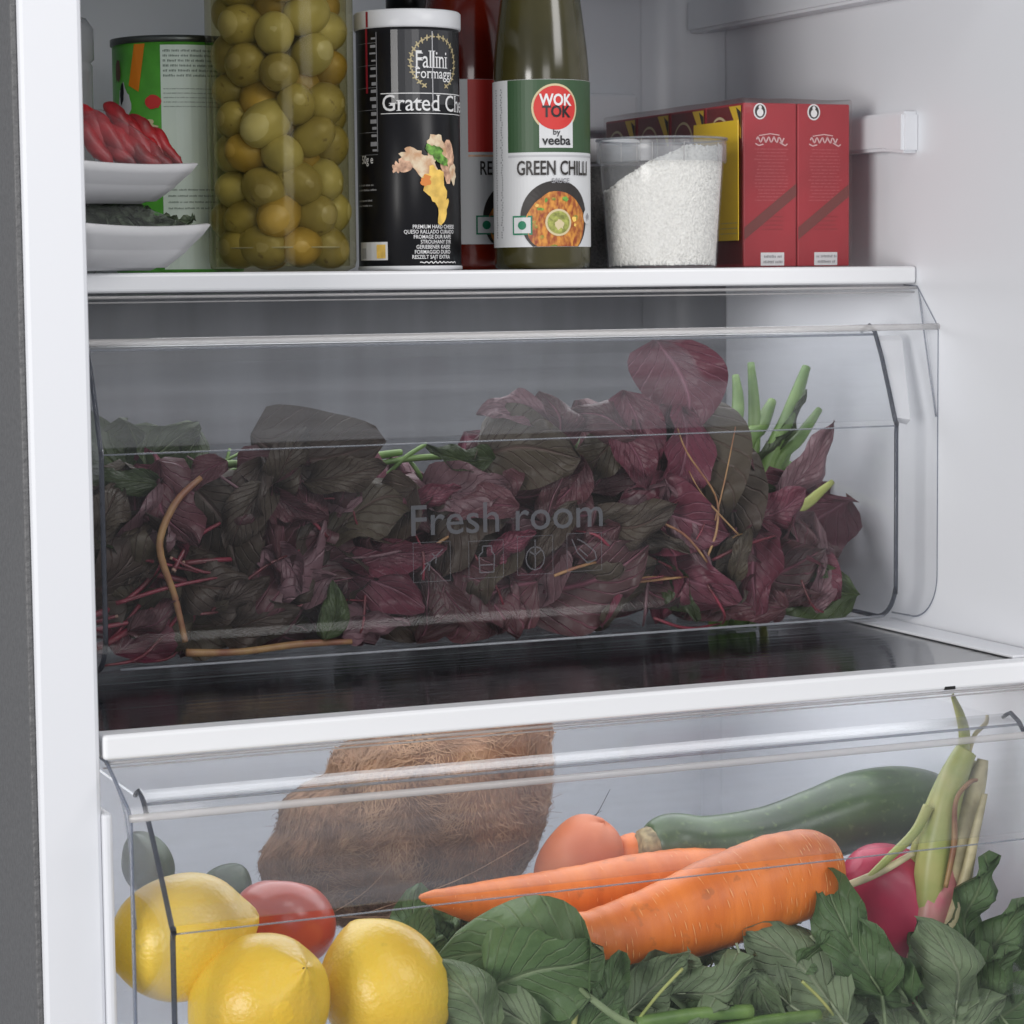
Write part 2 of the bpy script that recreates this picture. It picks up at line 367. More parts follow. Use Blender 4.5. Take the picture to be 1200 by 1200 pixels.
M_grip = clear('milky_grip_plastic', tint=(0.9, 0.9, 0.92), haze=0.8, hazecol=(0.85, 0.86, 0.88), rough=0.1)
a = P(1107, 809, Y2+0.05); b = P(1120, 803, Y2+0.05)
put2('black_clip', box_bm(a.x, b.x, Y2+0.05, Y2+0.056, a.z, b.z, 0.0004), mat('black_clip_plastic', (0.01, 0.01, 0.01), 0.4), False)
for put_, xr_, yf_, rec_, zl_, zr_2 in ((put1, o1.x, Y1, 0.036, D1L, D1R),):
    x0, x1 = xr_-0.034, xr_-0.014
    pv = [(x0, yf_+rec_, zl_-.003), (x1, yf_+rec_, zl_-.003), (x1, yf_+rec_-.004, zl_-.007), (x0, yf_+rec_-.004, zl_-.007), (x0, yf_+.007, zr_2+.006), (x1-.008, yf_+.007, zr_2+.004), (x0, yf_+.012, zr_2+.003), (x1-.008, yf_+.012, zr_2)]
    put_('grip_corner', mesh('grip', pv, [(0, 1, 2, 3), (3, 2, 5, 4), (0, 6, 7, 1), (4, 5, 7, 6), (0, 3, 4, 6), (1, 7, 5, 2)]), M_grip, False)

# ------------------------------------------------------------------ 2-D art -> wrapped meshes
def text2d(s, size, bold=0.0, shear=0.0, sx=1.0, align='LEFT', space=1.0):
    c = bpy.data.curves.new('txt', 'FONT'); c.body = s; c.size = size; c.offset = bold*size; c.shear = shear; c.align_x = align; c.space_character = space
    c.resolution_u = 3
    o = bpy.data.objects.new('txt', c); COL.objects.link(o)
    dg = bpy.context.evaluated_depsgraph_get(); dg.update(); m = o.evaluated_get(dg).to_mesh()
    v = [(p.co.x*sx, p.co.y) for p in m.vertices]; f = [tuple(p.vertices) for p in m.polygons]
    o.evaluated_get(dg).to_mesh_clear(); bpy.data.objects.remove(o); bpy.data.curves.remove(c)
    return v, f
def serif(art, size, w=0.05, h=0.030, smax=0.2):
    cnt = {}
    for q in art[1]:
        for a, b in zip(q, q[1:]+q[:1]): k = (min(a, b), max(a, b)); cnt[k] = cnt.get(k, 0)+1
    v = list(art[0]); f = list(art[1])
    for (a, b), n in cnt.items():
        if n != 1: continue
        A, B = art[0][a], art[0][b]; l = abs(A[0]-B[0])
        if abs(A[1]-B[1]) < 1e-3*size and 0.04*size < l < smax*size:
            x0, x1 = min(A[0], B[0])-w*size, max(A[0], B[0])+w*size; y = A[1]; k = len(v); hh = h*size*(1 if y < .2*size else -1)
            v += [(x0, y), (x1, y), (x1, y+hh), (x0, y+hh)]; f.append((k, k+1, k+2, k+3))
    return v, f
def rect2d(x0, x1, y0, y1, nx=8):
    v = []; f = []
    for i in range(nx+1):
        x = x0+(x1-x0)*i/nx; v += [(x, y0), (x, y1)]
    for i in range(nx): f.append((2*i, 2*i+2, 2*i+3, 2*i+1))
    return v, f
def disc2d(cx, cy, rx, ry=None, n=28, wob=0.0, rings=3, a0=0, a1=360, seed=0):
    ry = ry or rx; v = [(cx, cy)]; f = []
    full = (a1-a0) >= 360; m = n if full else n+1
    for k in range(1, rings+1):
        for i in range(m):
            a = radians(a0+(a1-a0)*i/n); w = 1+wob*noise.noise(V((cos(a)*2+seed, sin(a)*2, seed*3.1)))
            v.append((cx+rx*k/rings*w*cos(a), cy+ry*k/rings*w*sin(a)))
    for k in range(rings):
        for i in range(n):
            j = (i+1) % m
            if k == 0: f.append((0, 1+i, 1+j))
            else: f.append((1+(k-1)*m+i, 1+k*m+i, 1+k*m+j, 1+(k-1)*m+j))
    return v, f
def join2d(parts):
    v = []; f = []
    for a, b in parts:
        k = len(v); v += list(a); f += [tuple(i+k for i in q) for q in b]
    return v, f
def shift(a, dx, dy): return [(x+dx, y+dy) for x, y in a[0]], a[1]
def lines2d(x0, x1, y, n, dy, h, ragged=0.3, align='C'):
    """rows of word-like bars standing for unreadably small print"""
    ps = []
    for k in range(n):
        w = (x1-x0)*(1-rnd(0, ragged)); c = (x0+x1)/2
        a = c-w/2 if align == 'C' else x0; e = a+w
        while a < e:
            nl = random.randint(2, 9); yy = y-k*dy
            for q in range(nl):
                if a >= e: break
                hh = h*rnd(.65, 1.0); ps.append(rect2d(a, a+h*.34, yy, yy+hh, 1))
                if random.random() < .5: ps.append(rect2d(a, a+h*.55, yy+hh*.8, yy+hh, 1))
                a += h*.66
            a += h*.6
    return join2d(ps)
def wrap(name, art, R, m, parent, off=0.0002, s0=0.0):
    """art in metres (arc length, z) wrapped on a cylinder of radius R; local -Y faces the camera"""
    v = [((R+off)*sin((x+s0)/R), -(R+off)*cos((x+s0)/R), z) for x, z in art[0]]
    return obj(name, mesh(name, v, art[1]), m, parent, False)
def flat(name, art, fn, m, parent):
    return obj(name, mesh(name, [fn(x, z) for x, z in art[0]], art[1]), m, parent, False)

M_white = mat('white_print', (0.78, 0.78, 0.78), 0.45)
M_black = mat('black_print', (0.010, 0.010, 0.012), 0.35)
M_grayp = mat('grey_print', (0.30, 0.30, 0.32), 0.5)
M_lgray = mat('light_grey_print', (0.5, 0.5, 0.52), 0.5)

# Fresh room marking, embossed on the drawer front
def emb(name, art, m=M_emboss):
    q = flat(name, art, lambda x, z: (x, Y1-0.0006, z), m, D1); q.location = -V(D1.location); return q
pt = P(478, 624, Y1); pe = P(706, 606, Y1)
w = pe.x-pt.x
tv, tf = text2d('Fresh room', 0.031, bold=0.004)
mx = max(a for a, b in tv); tv = [(a*w/mx, b) for a, b in tv]
emb('lettering', shift((tv, tf), pt.x, pt.z-0.0025))
def frame2d(x0, x1, z0, z1, t):
    return join2d([rect2d(x0, x1, z0, z0+t, 1), rect2d(x0, x1, z1-t, z1, 1), rect2d(x0, x0+t, z0+t, z1-t, 1), rect2d(x1-t, x1, z0+t, z1-t, 1)])
def stroke2d(pts, t):
    ps = []
    for (a, b) in zip(pts[:-1], pts[1:]):
        d = V((b[0]-a[0], b[1]-a[1])); n = V((-d.y, d.x)).normalized()*t/2
        ps.append(([(a[0]+n.x, a[1]+n.y), (a[0]-n.x, a[1]-n.y), (b[0]-n.x, b[1]-n.y), (b[0]+n.x, b[1]+n.y)], [(0, 1, 2, 3)]))
    return join2d(ps)
M_icon = clear('faint_icon_print', tint=(0.75, 0.75, 0.78), haze=0.4, hazecol=(0.2, 0.2, 0.22), rough=0.3)
for k, (x0, x1) in enumerate(((484, 528), (549, 590), (606, 648), (664, 705))):
    A = P(x0, 683-0.07*(x0-484), Y1); B = P(x1, 683-0.07*(x0-484), Y1); h = B.x-A.x; z0 = A.z
    emb('icon_frame', frame2d(A.x, B.x, z0, z0+h*1.0, 0.0004), M_icon)
    c = lambda u, v: (A.x+u*h, z0+v*h)
    if k == 0: art = join2d([stroke2d([c(.2, .2), c(.45, .5), c(.8, .8)], .001), stroke2d([c(.3, .45), c(.45, .5), c(.42, .28)], .001), stroke2d([c(.5, .7), c(.62, .62), c(.6, .45)], .001)])
    elif k == 1: art = join2d([stroke2d([c(.32, .15), c(.3, .6), c(.4, .7), c(.4, .85), c(.66, .85), c(.66, .7), c(.74, .6), c(.72, .15), c(.32, .15)], .001), stroke2d([c(.32, .35), c(.7, .35)], .001)])
    elif k == 2: art = join2d([stroke2d([c(.5+.26*cos(a*pi/6), .42+.3*sin(a*pi/6)) for a in range(13)], .001), stroke2d([c(.5, .15), c(.5, .9)], .001), stroke2d([c(.35, .6), c(.5, .5), c(.65, .62)], .001)])
    else: art = join2d([stroke2d([c(.15, .85), c(.3, .5), c(.6, .2), c(.85, .3), c(.8, .5), c(.5, .75), c(.3, .85)], .001), stroke2d([c(.35, .6), c(.6, .38)], .001)])
    emb('icon', art, M_icon)

# ------------------------------------------------------------------ upright round things on the top shelf
def stand(name, label, cat, pxc, Y, group=None, z=0.0):
    p = P(pxc, 316, Y)
    d = p-CAM; return thing(name, label, cat, (p.x, Y, z), math.atan2(-d.x, d.y), group), mpp(p)
def hgt(t, py):                     # height on that thing's axis of photo row py
    d = ray(proj(t.location)[0], py); q = V(t.location)-CAM
    k = (q.x*fwd.x+q.y*fwd.y)/(d.x*fwd.x+d.y*fwd.y); return CAM.z+d.z*k-t.location.z

# --- olive jar
M_olive = mat('green_olive_skin', (0.33, 0.275, 0.10), 0.38, col2=(0.21, 0.165, 0.055), vscale=22, bump=0.25, bscale=120, spot=((0.12, 0.08, 0.03), 150, .64, .8))
M_olived = mat('dark_olive_skin', (0.32, 0.21, 0.045), 0.4, var=0.3, vscale=25)
M_olivel = mat('pale_olive_skin', (0.38, 0.33, 0.14), 0.38, var=0.18, vscale=25)
M_pit = mat('olive_scar', (0.10, 0.06, 0.02), 0.6)
M_jar = clear('jar_glass_with_brine', tint=(0.92, 0.90, 0.76), haze=0.02, hazecol=(0.3, 0.28, 0.1), rough=0.10, ior=1.3, bump=0.06, bscale=12, gl=0.6)
t, s = stand('olive_jar', 'tall glass jar packed with green olives beside the black cheese can', 'jar', 332, 0.062)
RJ = 81*s; HJ = 0.27
obj('glass', lathe([(RJ-0.004, 0.0), (RJ+0.002, 0.003), (RJ+.003, 0.008), (RJ+.003, HJ-0.02), (RJ*0.8, HJ), (RJ*0.8, HJ+0.01)], 64), M_jar, t)
obj('inner_glass', lathe([(RJ-.0016, 0.004), (RJ-.0016, HJ-.03)], 64, False), clear('inner_jar_glass', tint=(.9, .88, .74), haze=.01, hazecol=(.3, .28, .12), rough=.1, ior=1.35), t)
obj('base_ring', lathe([(RJ-0.0055, 0.0162), (RJ-0.002, 0.0166), (RJ-0.0018, 0.0174), (RJ-0.0055, 0.0178)], 64, False), M_edge, t)
obj('lid', lathe([(RJ*0.84, HJ+0.008), (RJ*0.84, HJ+0.02), (RJ*0.8, HJ+0.022)], 48), M_trim, t)
def pack(Rc, H, r, n, it=260, seed=3):
    rg = random.Random(seed); pts = []
    for i in range(n):
        a = rg.uniform(0, 2*pi); q = sqrt(rg.random())*(Rc-r); pts.append(V((q*cos(a), q*sin(a), rg.uniform(r, H-r))))
    for k in range(it):
        for i in range(n):
            for j in range(i+1, n):
                d = pts[i]-pts[j]; l = d.length
                if l < 2*r and l > 1e-6:
                    d *= (2*r-l)/l*0.5; pts[i] += d; pts[j] -= d
        for p in pts:
            p.z -= 0.0004
            q = sqrt(p.x*p.x+p.y*p.y)
            if q > Rc-r: p.x *= (Rc-r)/q; p.y *= (Rc-r)/q
            p.z = min(max(p.z, r), H-r)
    return pts
def olive_mesh(m, seed):
    prof = []; n = 12; L = 0.0178; r = 0.0145
    for i in range(n+1):
        a = pi*i/n; prof.append((max(r*sin(a)**0.92, 0.0003), -L*cos(a)*(1+0.03*cos(a))))
    me = lathe(prof, 18)
    for v in me.vertices: v.co *= 1+0.02*noise.noise(v.co*90+V((seed, 0, 0)))
    me.materials.append(m); return me
om = [olive_mesh(m, k*7) for k, m in enumerate((M_olive, M_olived, M_olivel, M_olive))]
sm = mesh('olive_scar', *[x for x in (lambda a: ([(p[0], p[1], 0.0178) for p in a[0]], a[1]))(disc2d(0, 0, 0.0012, n=8, rings=1))]); sm.materials.append(M_pit)
for i, p in enumerate(pack(RJ-0.003, HJ-0.02, 0.0140, 86)):
    q = sqrt(p.x**2+p.y**2)
    me = om[(0, 3, 2, 0, 3, 1)[i % 6]] if q > RJ*0.45 else om[1]
    o = bpy.data.objects.new('olive', me); COL.objects.link(o); o.parent = t; o.location = p+V((0, 0, 0.004))
    o.rotation_euler = (rnd(0.9, 2.2), rnd(-0.5, 0.5), rnd(0, pi)); k = rnd(0.9, 1.1); o.scale = (k, k, k*rnd(.95, 1.1))
    me.polygons.foreach_set('use_smooth', [True]*len(me.polygons))

# --- black cheese can
M_canblk = mat('glossy_black_can', (0.008, 0.008, 0.010), 0.3, coat=0.03, spec=0.25)
M_lidw = mat('white_can_lid', (0.70, 0.71, 0.73), 0.35)
M_redp = mat('red_print', (0.30, 0.015, 0.03), 0.4)
M_ham = mat('food_pink_print', (0.75, 0.42, 0.28), 0.5, var=0.5, vscale=160)
M_cream = mat('food_cream_print', (0.82, 0.68, 0.48), 0.5, col2=(0.62, 0.36, 0.2), vscale=170)
M_chz = mat('food_yellow_print', (0.85, 0.55, 0.12), 0.5, var=0.2, vscale=120)
M_oran = mat('food_orange_print', (0.75, 0.25, 0.05), 0.5)
M_herb = mat('food_green_print', (0.14, 0.32, 0.05), 0.5, var=0.6, vscale=240)
M_gold = mat('gold_print', (0.48, 0.40, 0.22), 0.4)
t, s = stand('cheese_can', 'black cylindrical grated cheese can with a white lid and gold laurel', 'can', 481, 0.050)
RC = 60*s; H = hgt
z = lambda py: hgt(t, py)
obj('can_body', lathe([(RC-0.001, 0.0), (RC, 0.0015), (RC, z(36)), (RC-0.001, z(36)+0.0005)], 64), M_canblk, t)
obj('bottom_rim', lathe([(RC-0.001, 0.0002), (RC+0.0006, 0.0008), (RC+0.0006, 0.0028), (RC+0.0001, 0.0034)], 64, False), M_lidw, t)
obj('lid', lathe([(RC+0.0010, z(37)), (RC+0.0014, z(35)), (RC+0.0014, z(18)), (RC+0.0002, z(16)), (RC-0.003, z(16))], 64), M_lidw, t)
S = lambda px: RC*math.asin(max(-0.98, min(0.98, (px-481)/60)))   # arc length of a column
wrap('silver_band', rect2d(S(462), S(539), z(126), z(40), 12), RC, mat('dark_silver_print', (0.035, 0.036, 0.04), 0.25, metal=0.0), t, 0.0001)
wrap('label_line', rect2d(S(450), S(541), z(114), z(113), 14), RC, M_white, t, 0.0004)
wrap('label_line', rect2d(S(450), S(541), z(137), z(136.2), 14), RC, M_white, t, 0.0004)
tx, tfc = serif(text2d('Grated Cheese', 0.0165, bold=0.004, sx=0.82), .0165)
k = (S(541)-S(451))/max(a for a, b in tx if a < 1e9)*1.32
wrap('lettering', shift(([(a*k, b) for a, b in tx], tfc), S(451), z(133.5)), RC, M_white, t, 0.0005)
wrap('lettering', shift(serif(text2d('Fallini', 0.0175, bold=0.002, sx=0.66), .0175), S(489), z(84)), RC, M_white, t, 0.0005)
wrap('lettering', shift(serif(text2d('Formaggi', 0.0105, bold=0.004, sx=0.80), .0105), S(489), z(96)), RC, M_white, t, 0.0005)
ps = []
for k in range(12):
    for sgn in (-1, 1):
        a = radians(98+k*13); cx, cz = S(513)+0.019*cos(a), z(78)+0.0185*sin(a)
        if sgn == 1: cx = 2*S(513)-cx
        d = disc2d(0, 0, 0.0024, 0.00062, 10, rings=1); ang = (a+pi/2+0.5) if sgn == -1 else (pi-(a+pi/2+0.5))
        for q in (-0.7, 0.7):
            an = ang+q; ps.append(([(cx+x*cos(an)-y*sin(an), cz+x*sin(an)+y*cos(an)) for x, y in d[0]], d[1]))
wrap('laurel_emblem', join2d(ps), RC, M_gold, t, 0.0004)
wrap('seam_line', rect2d(S(508.5), S(509.5), z(134), z(42), 1), RC, M_lgray, t, 0.0006)
wrap('red_stripe', rect2d(S(433.2), S(435.5), z(112), z(37), 1), RC, M_redp, t, 0.0003)
wrap('red_stripe', rect2d(RC/(RC+.0015)*S(433.2), RC/(RC+.0015)*S(435.5), z(36), z(18), 1), RC+0.0014, M_redp, t, 0.0003)
ps = [rect2d(S(445.5), S(446.2), z(180), z(42), 1)]
for k in range(16):
    y = 48+k*8.6; ps.append(rect2d(S(440-(k % 3)), S(445), z(y+rnd(2, 5)), z(y), 1))
    if k % 3 == 0: ps.append(rect2d(S(424), S(446), z(y+6.4), z(y+6), 2))
wrap('scale_marks', join2d(ps), RC, M_grayp, t, 0.0005)
wrap('lettering', shift(text2d('50g e', 0.0082, bold=0.01, sx=0.75), S(427.5), z(193)), RC, M_white, t, 0.0005)
wrap('small_print', lines2d(S(423.5), S(447), z(219), 2, 0.0035, 0.0013, .3, 'L'), RC, M_lgray, t, 0.0005)
wrap('small_print', lines2d(S(423.5), S(440), z(237), 2, 0.0035, 0.0013, .2, 'L'), RC, M_lgray, t, 0.0005)
for q, (w_, px) in enumerate((('PREMIUM HARD CHEESE', 484), ('QUESO RALLADO CURADO', 474), ('FROMAGE DUR RAPE', 485), ('STROUHANY SYR', 493), ('GERIEBENER KAESE', 488), ('FORMAGGIO DURO', 486), ('RESZELT SAJT EXTRA', 483))):
    wrap('small_print', shift(text2d(w_, 0.0038, .012, 0, .85), S(px), z(269+q*5.8)), RC, M_white, t, 0.0005)
wrap('small_print', stroke2d([(S(492)+.0011*q, z(308)+.0006*sin(q*1.9)+.0003*sin(q*4.1)) for q in range(30)], .0007), RC, M_white, t, 0.0005)
wrap('nutrition_badge', rect2d(S(424.5), S(455.5), z(305), z(284), 6), RC, M_white, t, 0.0004)
wrap('badge_mark', rect2d(S(443), S(453), z(303), z(287), 3), RC, M_chz, t, 0.0006)
wrap('badge_mark', rect2d(S(426.5), S(431), z(303), z(291), 1), RC, M_lgray, t, 0.0006)
for (px, py, rx, ry, m, ang, sd, off) in ((478, 195, 13, 8, M_ham, 20, 1, 3), (486, 186, 15, 9, M_cream, -20, 2, 4), (513, 176, 12, 16, M_cream, 10, 3, 5), (524, 190, 13, 22, M_ham, 15, 4, 4), (500, 200, 24, 12, M_cream, -35, 5, 6),
                                      (511, 222, 15, 24, M_chz, 12, 6, 7), (519, 246, 6.5, 16, M_chz, -14, 7, 8), (500, 214, 6, 7, M_oran, 0, 8, 9), (511, 181, 13, 7, M_herb, -25, 9, 10), (518, 190, 10, 5, M_herb, -30, 10, 11), (531, 205, 6, 12, M_cream, 0, 12, 6), (467, 199, 5, 6, M_ham, 0, 13, 4)):
    a = radians(ang); d = disc2d(0, 0, rx*s, ry*s, 22, 0.55, 2, seed=sd)
    d = ([(x*cos(a)-y*sin(a)+S(px), x*sin(a)+y*cos(a)+z(py)) for x, y in d[0]], d[1])
    wrap('food_picture', d, RC, m, t, off*0.00009)

# --- sauce bottles
M_gsauce = mat('green_sauce_in_glass', (0.055, 0.048, 0.014), 0.16, col2=(0.034, 0.031, 0.010), vscale=18, coat=0.3)
M_rsauce = mat('red_sauce_in_glass', (0.17, 0.012, 0.004), 0.12, col2=(0.09, 0.006, 0.003), vscale=18, coat=0.3)
M_glabel = mat('green_label', (0.035, 0.085, 0.035), 0.45)
M_rlabel = mat('red_label', (0.55, 0.025, 0.018), 0.45)
M_wlabel = mat('white_label', (0.66, 0.67, 0.68), 0.5)
M_badge = mat('red_badge', (0.62, 0.035, 0.03), 0.45)
M_vegg = mat('green_mark', (0.01, 0.20, 0.10), 0.5)
M_bowl = mat('bowl_picture', (0.025, 0.02, 0.018), 0.5)
M_nood = mat('noodle_picture', (0.70, 0.30, 0.05), 0.5, col2=(0.28, 0.05, 0.015), vscale=330, detail=2, stretch=(1, 1, 0.5))
M_noodd = mat('vegetable_picture', (0.16, 0.22, 0.03), 0.5, col2=(0.55, 0.30, 0.06), vscale=300)
M_dip = mat('green_dip_picture', (0.32, 0.34, 0.08), 0.5, var=0.4, vscale=300)
M_creamr = mat('cream_ring', (0.65, 0.55, 0.33), 0.5)
def sauce(pxc, Y, kind):
    if kind == 'green': t, s = stand('sauce_bottle', 'green chilli sauce bottle with a round red emblem on a green and white label', 'bottle', pxc, Y, 'chilli sauce bottles')
    else: t, s = stand('sauce_bottle', 'red chilli sauce bottle half hidden between the cheese can and the green sauce', 'bottle', pxc, Y, 'chilli sauce bottles')
    Rb = 56*s; z = lambda py: hgt(t, py)
    liq = M_gsauce if kind == 'green' else M_rsauce
    zt = z(97)
    pr = [(Rb-0.004, 0), (Rb-0.001, 0.0015), (Rb, 0.005), (Rb, zt+0.004), (Rb*0.99, zt+0.011), (Rb*0.95, zt+0.026), (Rb*0.895, zt+0.042), (Rb*0.82, zt+0.062), (Rb*0.66, zt+0.085), (Rb*0.42, zt+0.105), (Rb*0.36, zt+0.125), (Rb*0.36, zt+0.14)]
    obj('bottle_glass', lathe(pr, 64), liq, t)
    obj('cap', lathe([(Rb*0.42, zt+0.125), (Rb*0.42, zt+0.15), (Rb*0.38, zt+0.152)], 32), M_canblk, t)
    A = lambda px: Rb*math.asin(max(-1, min(1, (px-636)/56)))
    rot = 0.0 if kind == 'green' else Rb*radians(44)
    zb = z(290 if kind == 'green' else 287)
    lb = lambda n, art, m, off: wrap(n, art, Rb, m, t, off*0.00015+0.0003, rot)
    lb('label', rect2d(-Rb*1.75, Rb*1.75, zb, zt, 48), M_wlabel, 1)
    lb('label_panel', rect2d(A(598), Rb*1.75, z(181), zt-0.0002, 30), M_glabel if kind == 'green' else M_rlabel, 2)
    lb('label_line', rect2d(A(598), Rb*1.75, z(186.5), z(184), 30), M_lgray if kind == 'green' else M_ham, 2)
    # vertical ingredient print
    ps = []
    for k in range(60):
        y = zt-0.006-k*(zt-zb-0.012)/60
        ps.append(rect2d(A(584)+rnd(0, .0006), A(592)-rnd(0, .0016), y-0.0011, y, 1))
    lb('small_print', join2d(ps), M_grayp, 2)
    cx = A(652)
    lb('emblem', disc2d(cx, z(130), 27.5*s, n=36), M_creamr, 3)
    tab = join2d([rect2d(A(633.5), A(671), z(176), z(143), 6)])
    lb('emblem_tab', tab, M_wlabel, 4)
    lb('emblem', disc2d(cx, z(130), 25*s, n=36), M_badge, 5)
    def ctr(sx, size, str_, bold, px, py, m, off, shear=0.0):
        v, f = text2d(str_, size, bold, shear, sx); w = max(a for a, b in v)+min(a for a, b in v)
        lb('lettering', shift((v, f), A(px)-w/2, z(py)), m, off)
    ctr(0.80, 0.0115, 'WOK', 0.03, 652.5, 127, M_white, 7)
    ctr(0.85, 0.0115, 'TOK', 0.03, 653.5, 140.5, M_black, 7)
    ctr(1.0, 0.0058, 'by', 0.01, 653, 161, M_black, 7)
    ctr(0.95, 0.0095, 'veeba', 0.02, 653, 172.5, M_black, 7)
    lb('lettering', shift(text2d('GREEN CHILLI' if kind == 'green' else 'RED CHILLI', 0.0145, 0.016, 0, 0.64), A(608), z(207)), M_bowl, 7)
    ctr(0.9, 0.0050, 'SAUCE', 0.02, 657, 216.5, M_grayp, 7)
    bc = A(653); bz = z(257); br = 43*s
    d = disc2d(bc, bz, br, n=44, rings=4); d = ([(x, max(y, zb+0.0002)) for x, y in d[0]], d[1]); lb('bowl_picture', d, M_bowl, 3)
    d = disc2d(bc+0.001, bz-0.004, br*0.86, br*0.86, n=44, rings=4, wob=0.12); d = ([(x, max(y, zb+0.0003)) for x, y in d[0]], d[1]); lb('noodle_picture', d, M_nood, 4)
    for k in range(14):
        a = rnd(0.1, 2*pi); q = rnd(0.45, 0.75)*br
        d = disc2d(bc+q*cos(a), bz-0.004+q*sin(a), rnd(.001, .003), rnd(.001, .002), 10, .4, 1, seed=k)
        d = ([(x, max(y, zb+0.0004)) for x, y in d[0]], d[1]); lb('vegetable_picture', d, random.choice((M_noodd, M_herb, M_badge, M_chz)), 4.6+k*0.07)
    if kind == 'green':
        lb('dip_picture', disc2d(bc+0.001, z(262), 15.5*s, n=30), M_creamr, 6)
        lb('dip_picture', disc2d(bc+0.001, z(262), 13*s, n=30), M_dip, 7)
        lb('dip_picture', disc2d(bc+0.0015, z(264), 5.5*s, n=20, wob=.5), M_creamr, 8)
        lb('badge', disc2d(A(686.5), z(255), 9*s, n=24), M_wlabel, 6)
        lb('badge_mark', disc2d(A(686.5), z(255), 4*s, n=14, wob=.8), M_grayp, 7)
    x0, x1 = A(603), A(625)
    if kind == 'red': x0 += .001; x1 += .001
    lb('veg_symbol', rect2d(x0, x1, z(276), z(254), 2), M_vegg, 5)
    lb('veg_symbol', rect2d(x0+.0012, x1-.0012, z(276)+.0012, z(254)-.0012, 2), M_wlabel, 6)
    lb('veg_symbol', disc2d((x0+x1)/2, z(265), 5*s, n=20), M_vegg, 7)
    return t
sauce(636, 0.045, 'green')
sauce(549, 0.135, 'red')
# dark bottle behind
t, s = stand('dark_bottle', 'dark bottle standing behind the black cheese can', 'bottle', 484, 0.24)
obj('bottle_glass', lathe([(0.028, 0), (0.029, 0.003), (0.029, 0.17), (0.022, 0.19)], 40), M_canblk, t)
obj('cap', lathe([(0.019, 0.1905), (0.019, 0.225), (0.018, 0.227)], 32), M_canblk, t)

# --- green tin
M_tin = mat('green_tin_label', (0.10, 0.42, 0.045), 0.35, var=0.25, vscale=30)
M_tinm = mat('tin_metal', (0.12, 0.13, 0.12), 0.3, metal=0.8)
M_mint = mat('pale_green_label', (0.76, 0.88, 0.77), 0.4)
M_txtg = mat('green_grey_text', (0.12, 0.19, 0.14), 0.5)
t, s = stand('vegetable_tin', 'green vegetable tin with a pale text panel behind the plate of red chillies', 'can', 212, 0.16)
RT = 74*s; z = lambda py: hgt(t, py)
T = lambda px: RT*math.asin((px-212)/74)
obj('tin_body', lathe([(RT-0.001, 0), (RT, 0.002), (RT, z(56)), (RT-0.001, z(55))], 64), M_tin, t)
obj('rim', lathe([(RT-0.002, z(56)), (RT+0.0014, z(55)), (RT+0.0014, z(48)), (RT-0.001, z(47.5)), (RT-0.003, z(50))], 64, False), M_tinm, t)
obj('tin_lid', lathe([(RT-0.003, z(52)), (RT-0.0035, z(52)+0.0002)], 64), M_tinm, t)
wrap('text_panel', rect2d(T(194), T(284), z(316), z(59), 14), RT, M_mint, t, 0.0003)
wrap('carrot_picture', ([(T(165), z(52+5)), (T(177), z(52+5)), (T(169), z(112)), (T(158), z(104))], [(0, 3, 2, 1)]), RT, mat('carrot_picture', (0.75, 0.22, 0.01), 0.4), t, 0.0005)
wrap('tomato_picture', disc2d(T(185), z(124), 10*s, 8*s, 20, .15), RT, M_badge, t, 0.0006)
wrap('bean_picture', disc2d(T(146), z(86), 6*s, 13*s, 20, .4, seed=3), RT, mat('bean_brown', (0.12, 0.05, 0.02), 0.4), t, 0.0005)
wrap('bean_picture', disc2d(T(152), z(125), 11*s, 20*s, 24, .6, seed=5), RT, M_wlabel, t, 0.0005)
wrap('bean_picture', disc2d(T(176), z(152), 15*s, 7*s, 24, .6, seed=9), RT, M_creamr, t, 0.0006)
wrap('bean_picture', disc2d(T(150), z(112), 4*s, 12*s, 20, .4, seed=4), RT, M_canblk, t, 0.0007)
wrap('small_print', lines2d(T(197), T(262), z(67), 6, 5.6*s, 2.6*s, .08, 'L'), RT, M_txtg, t, 0.0006)
wrap('small_print', lines2d(T(197), T(262), z(110), 5, 5.0*s, 1.2*s, .1, 'L'), RT, M_txtg, t, 0.0006)
wrap('small_print', lines2d(T(200), T(262), z(226), 4, 7*s, 2*s, .3, 'L'), RT, M_txtg, t, 0.0006)

# --- grey-white jar at the far left
M_frost = clear('frosted_plastic', tint=(0.75, 0.77, 0.78), haze=0.5, hazecol=(0.42, 0.43, 0.44), rough=0.2)
t, s = stand('frosted_jar', 'frosted jar at the far left behind the plates, cut off by the cabinet edge', 'jar', 76, 0.14)
z = lambda py: hgt(t, py)
obj('jar_body', lathe([(34*s, 0), (38*s, .003), (38*s, z(78)), (36*s, z(74)), (40*s, z(70)), (40*s, z(34)), (32*s, z(22))], 48), M_frost, t)
obj('dark_content', lathe([(34*s, .004), (34.5*s, z(84))], 40), mat('dark_spice', (0.03, 0.032, 0.03), 0.7, var=.4, vscale=300), t)

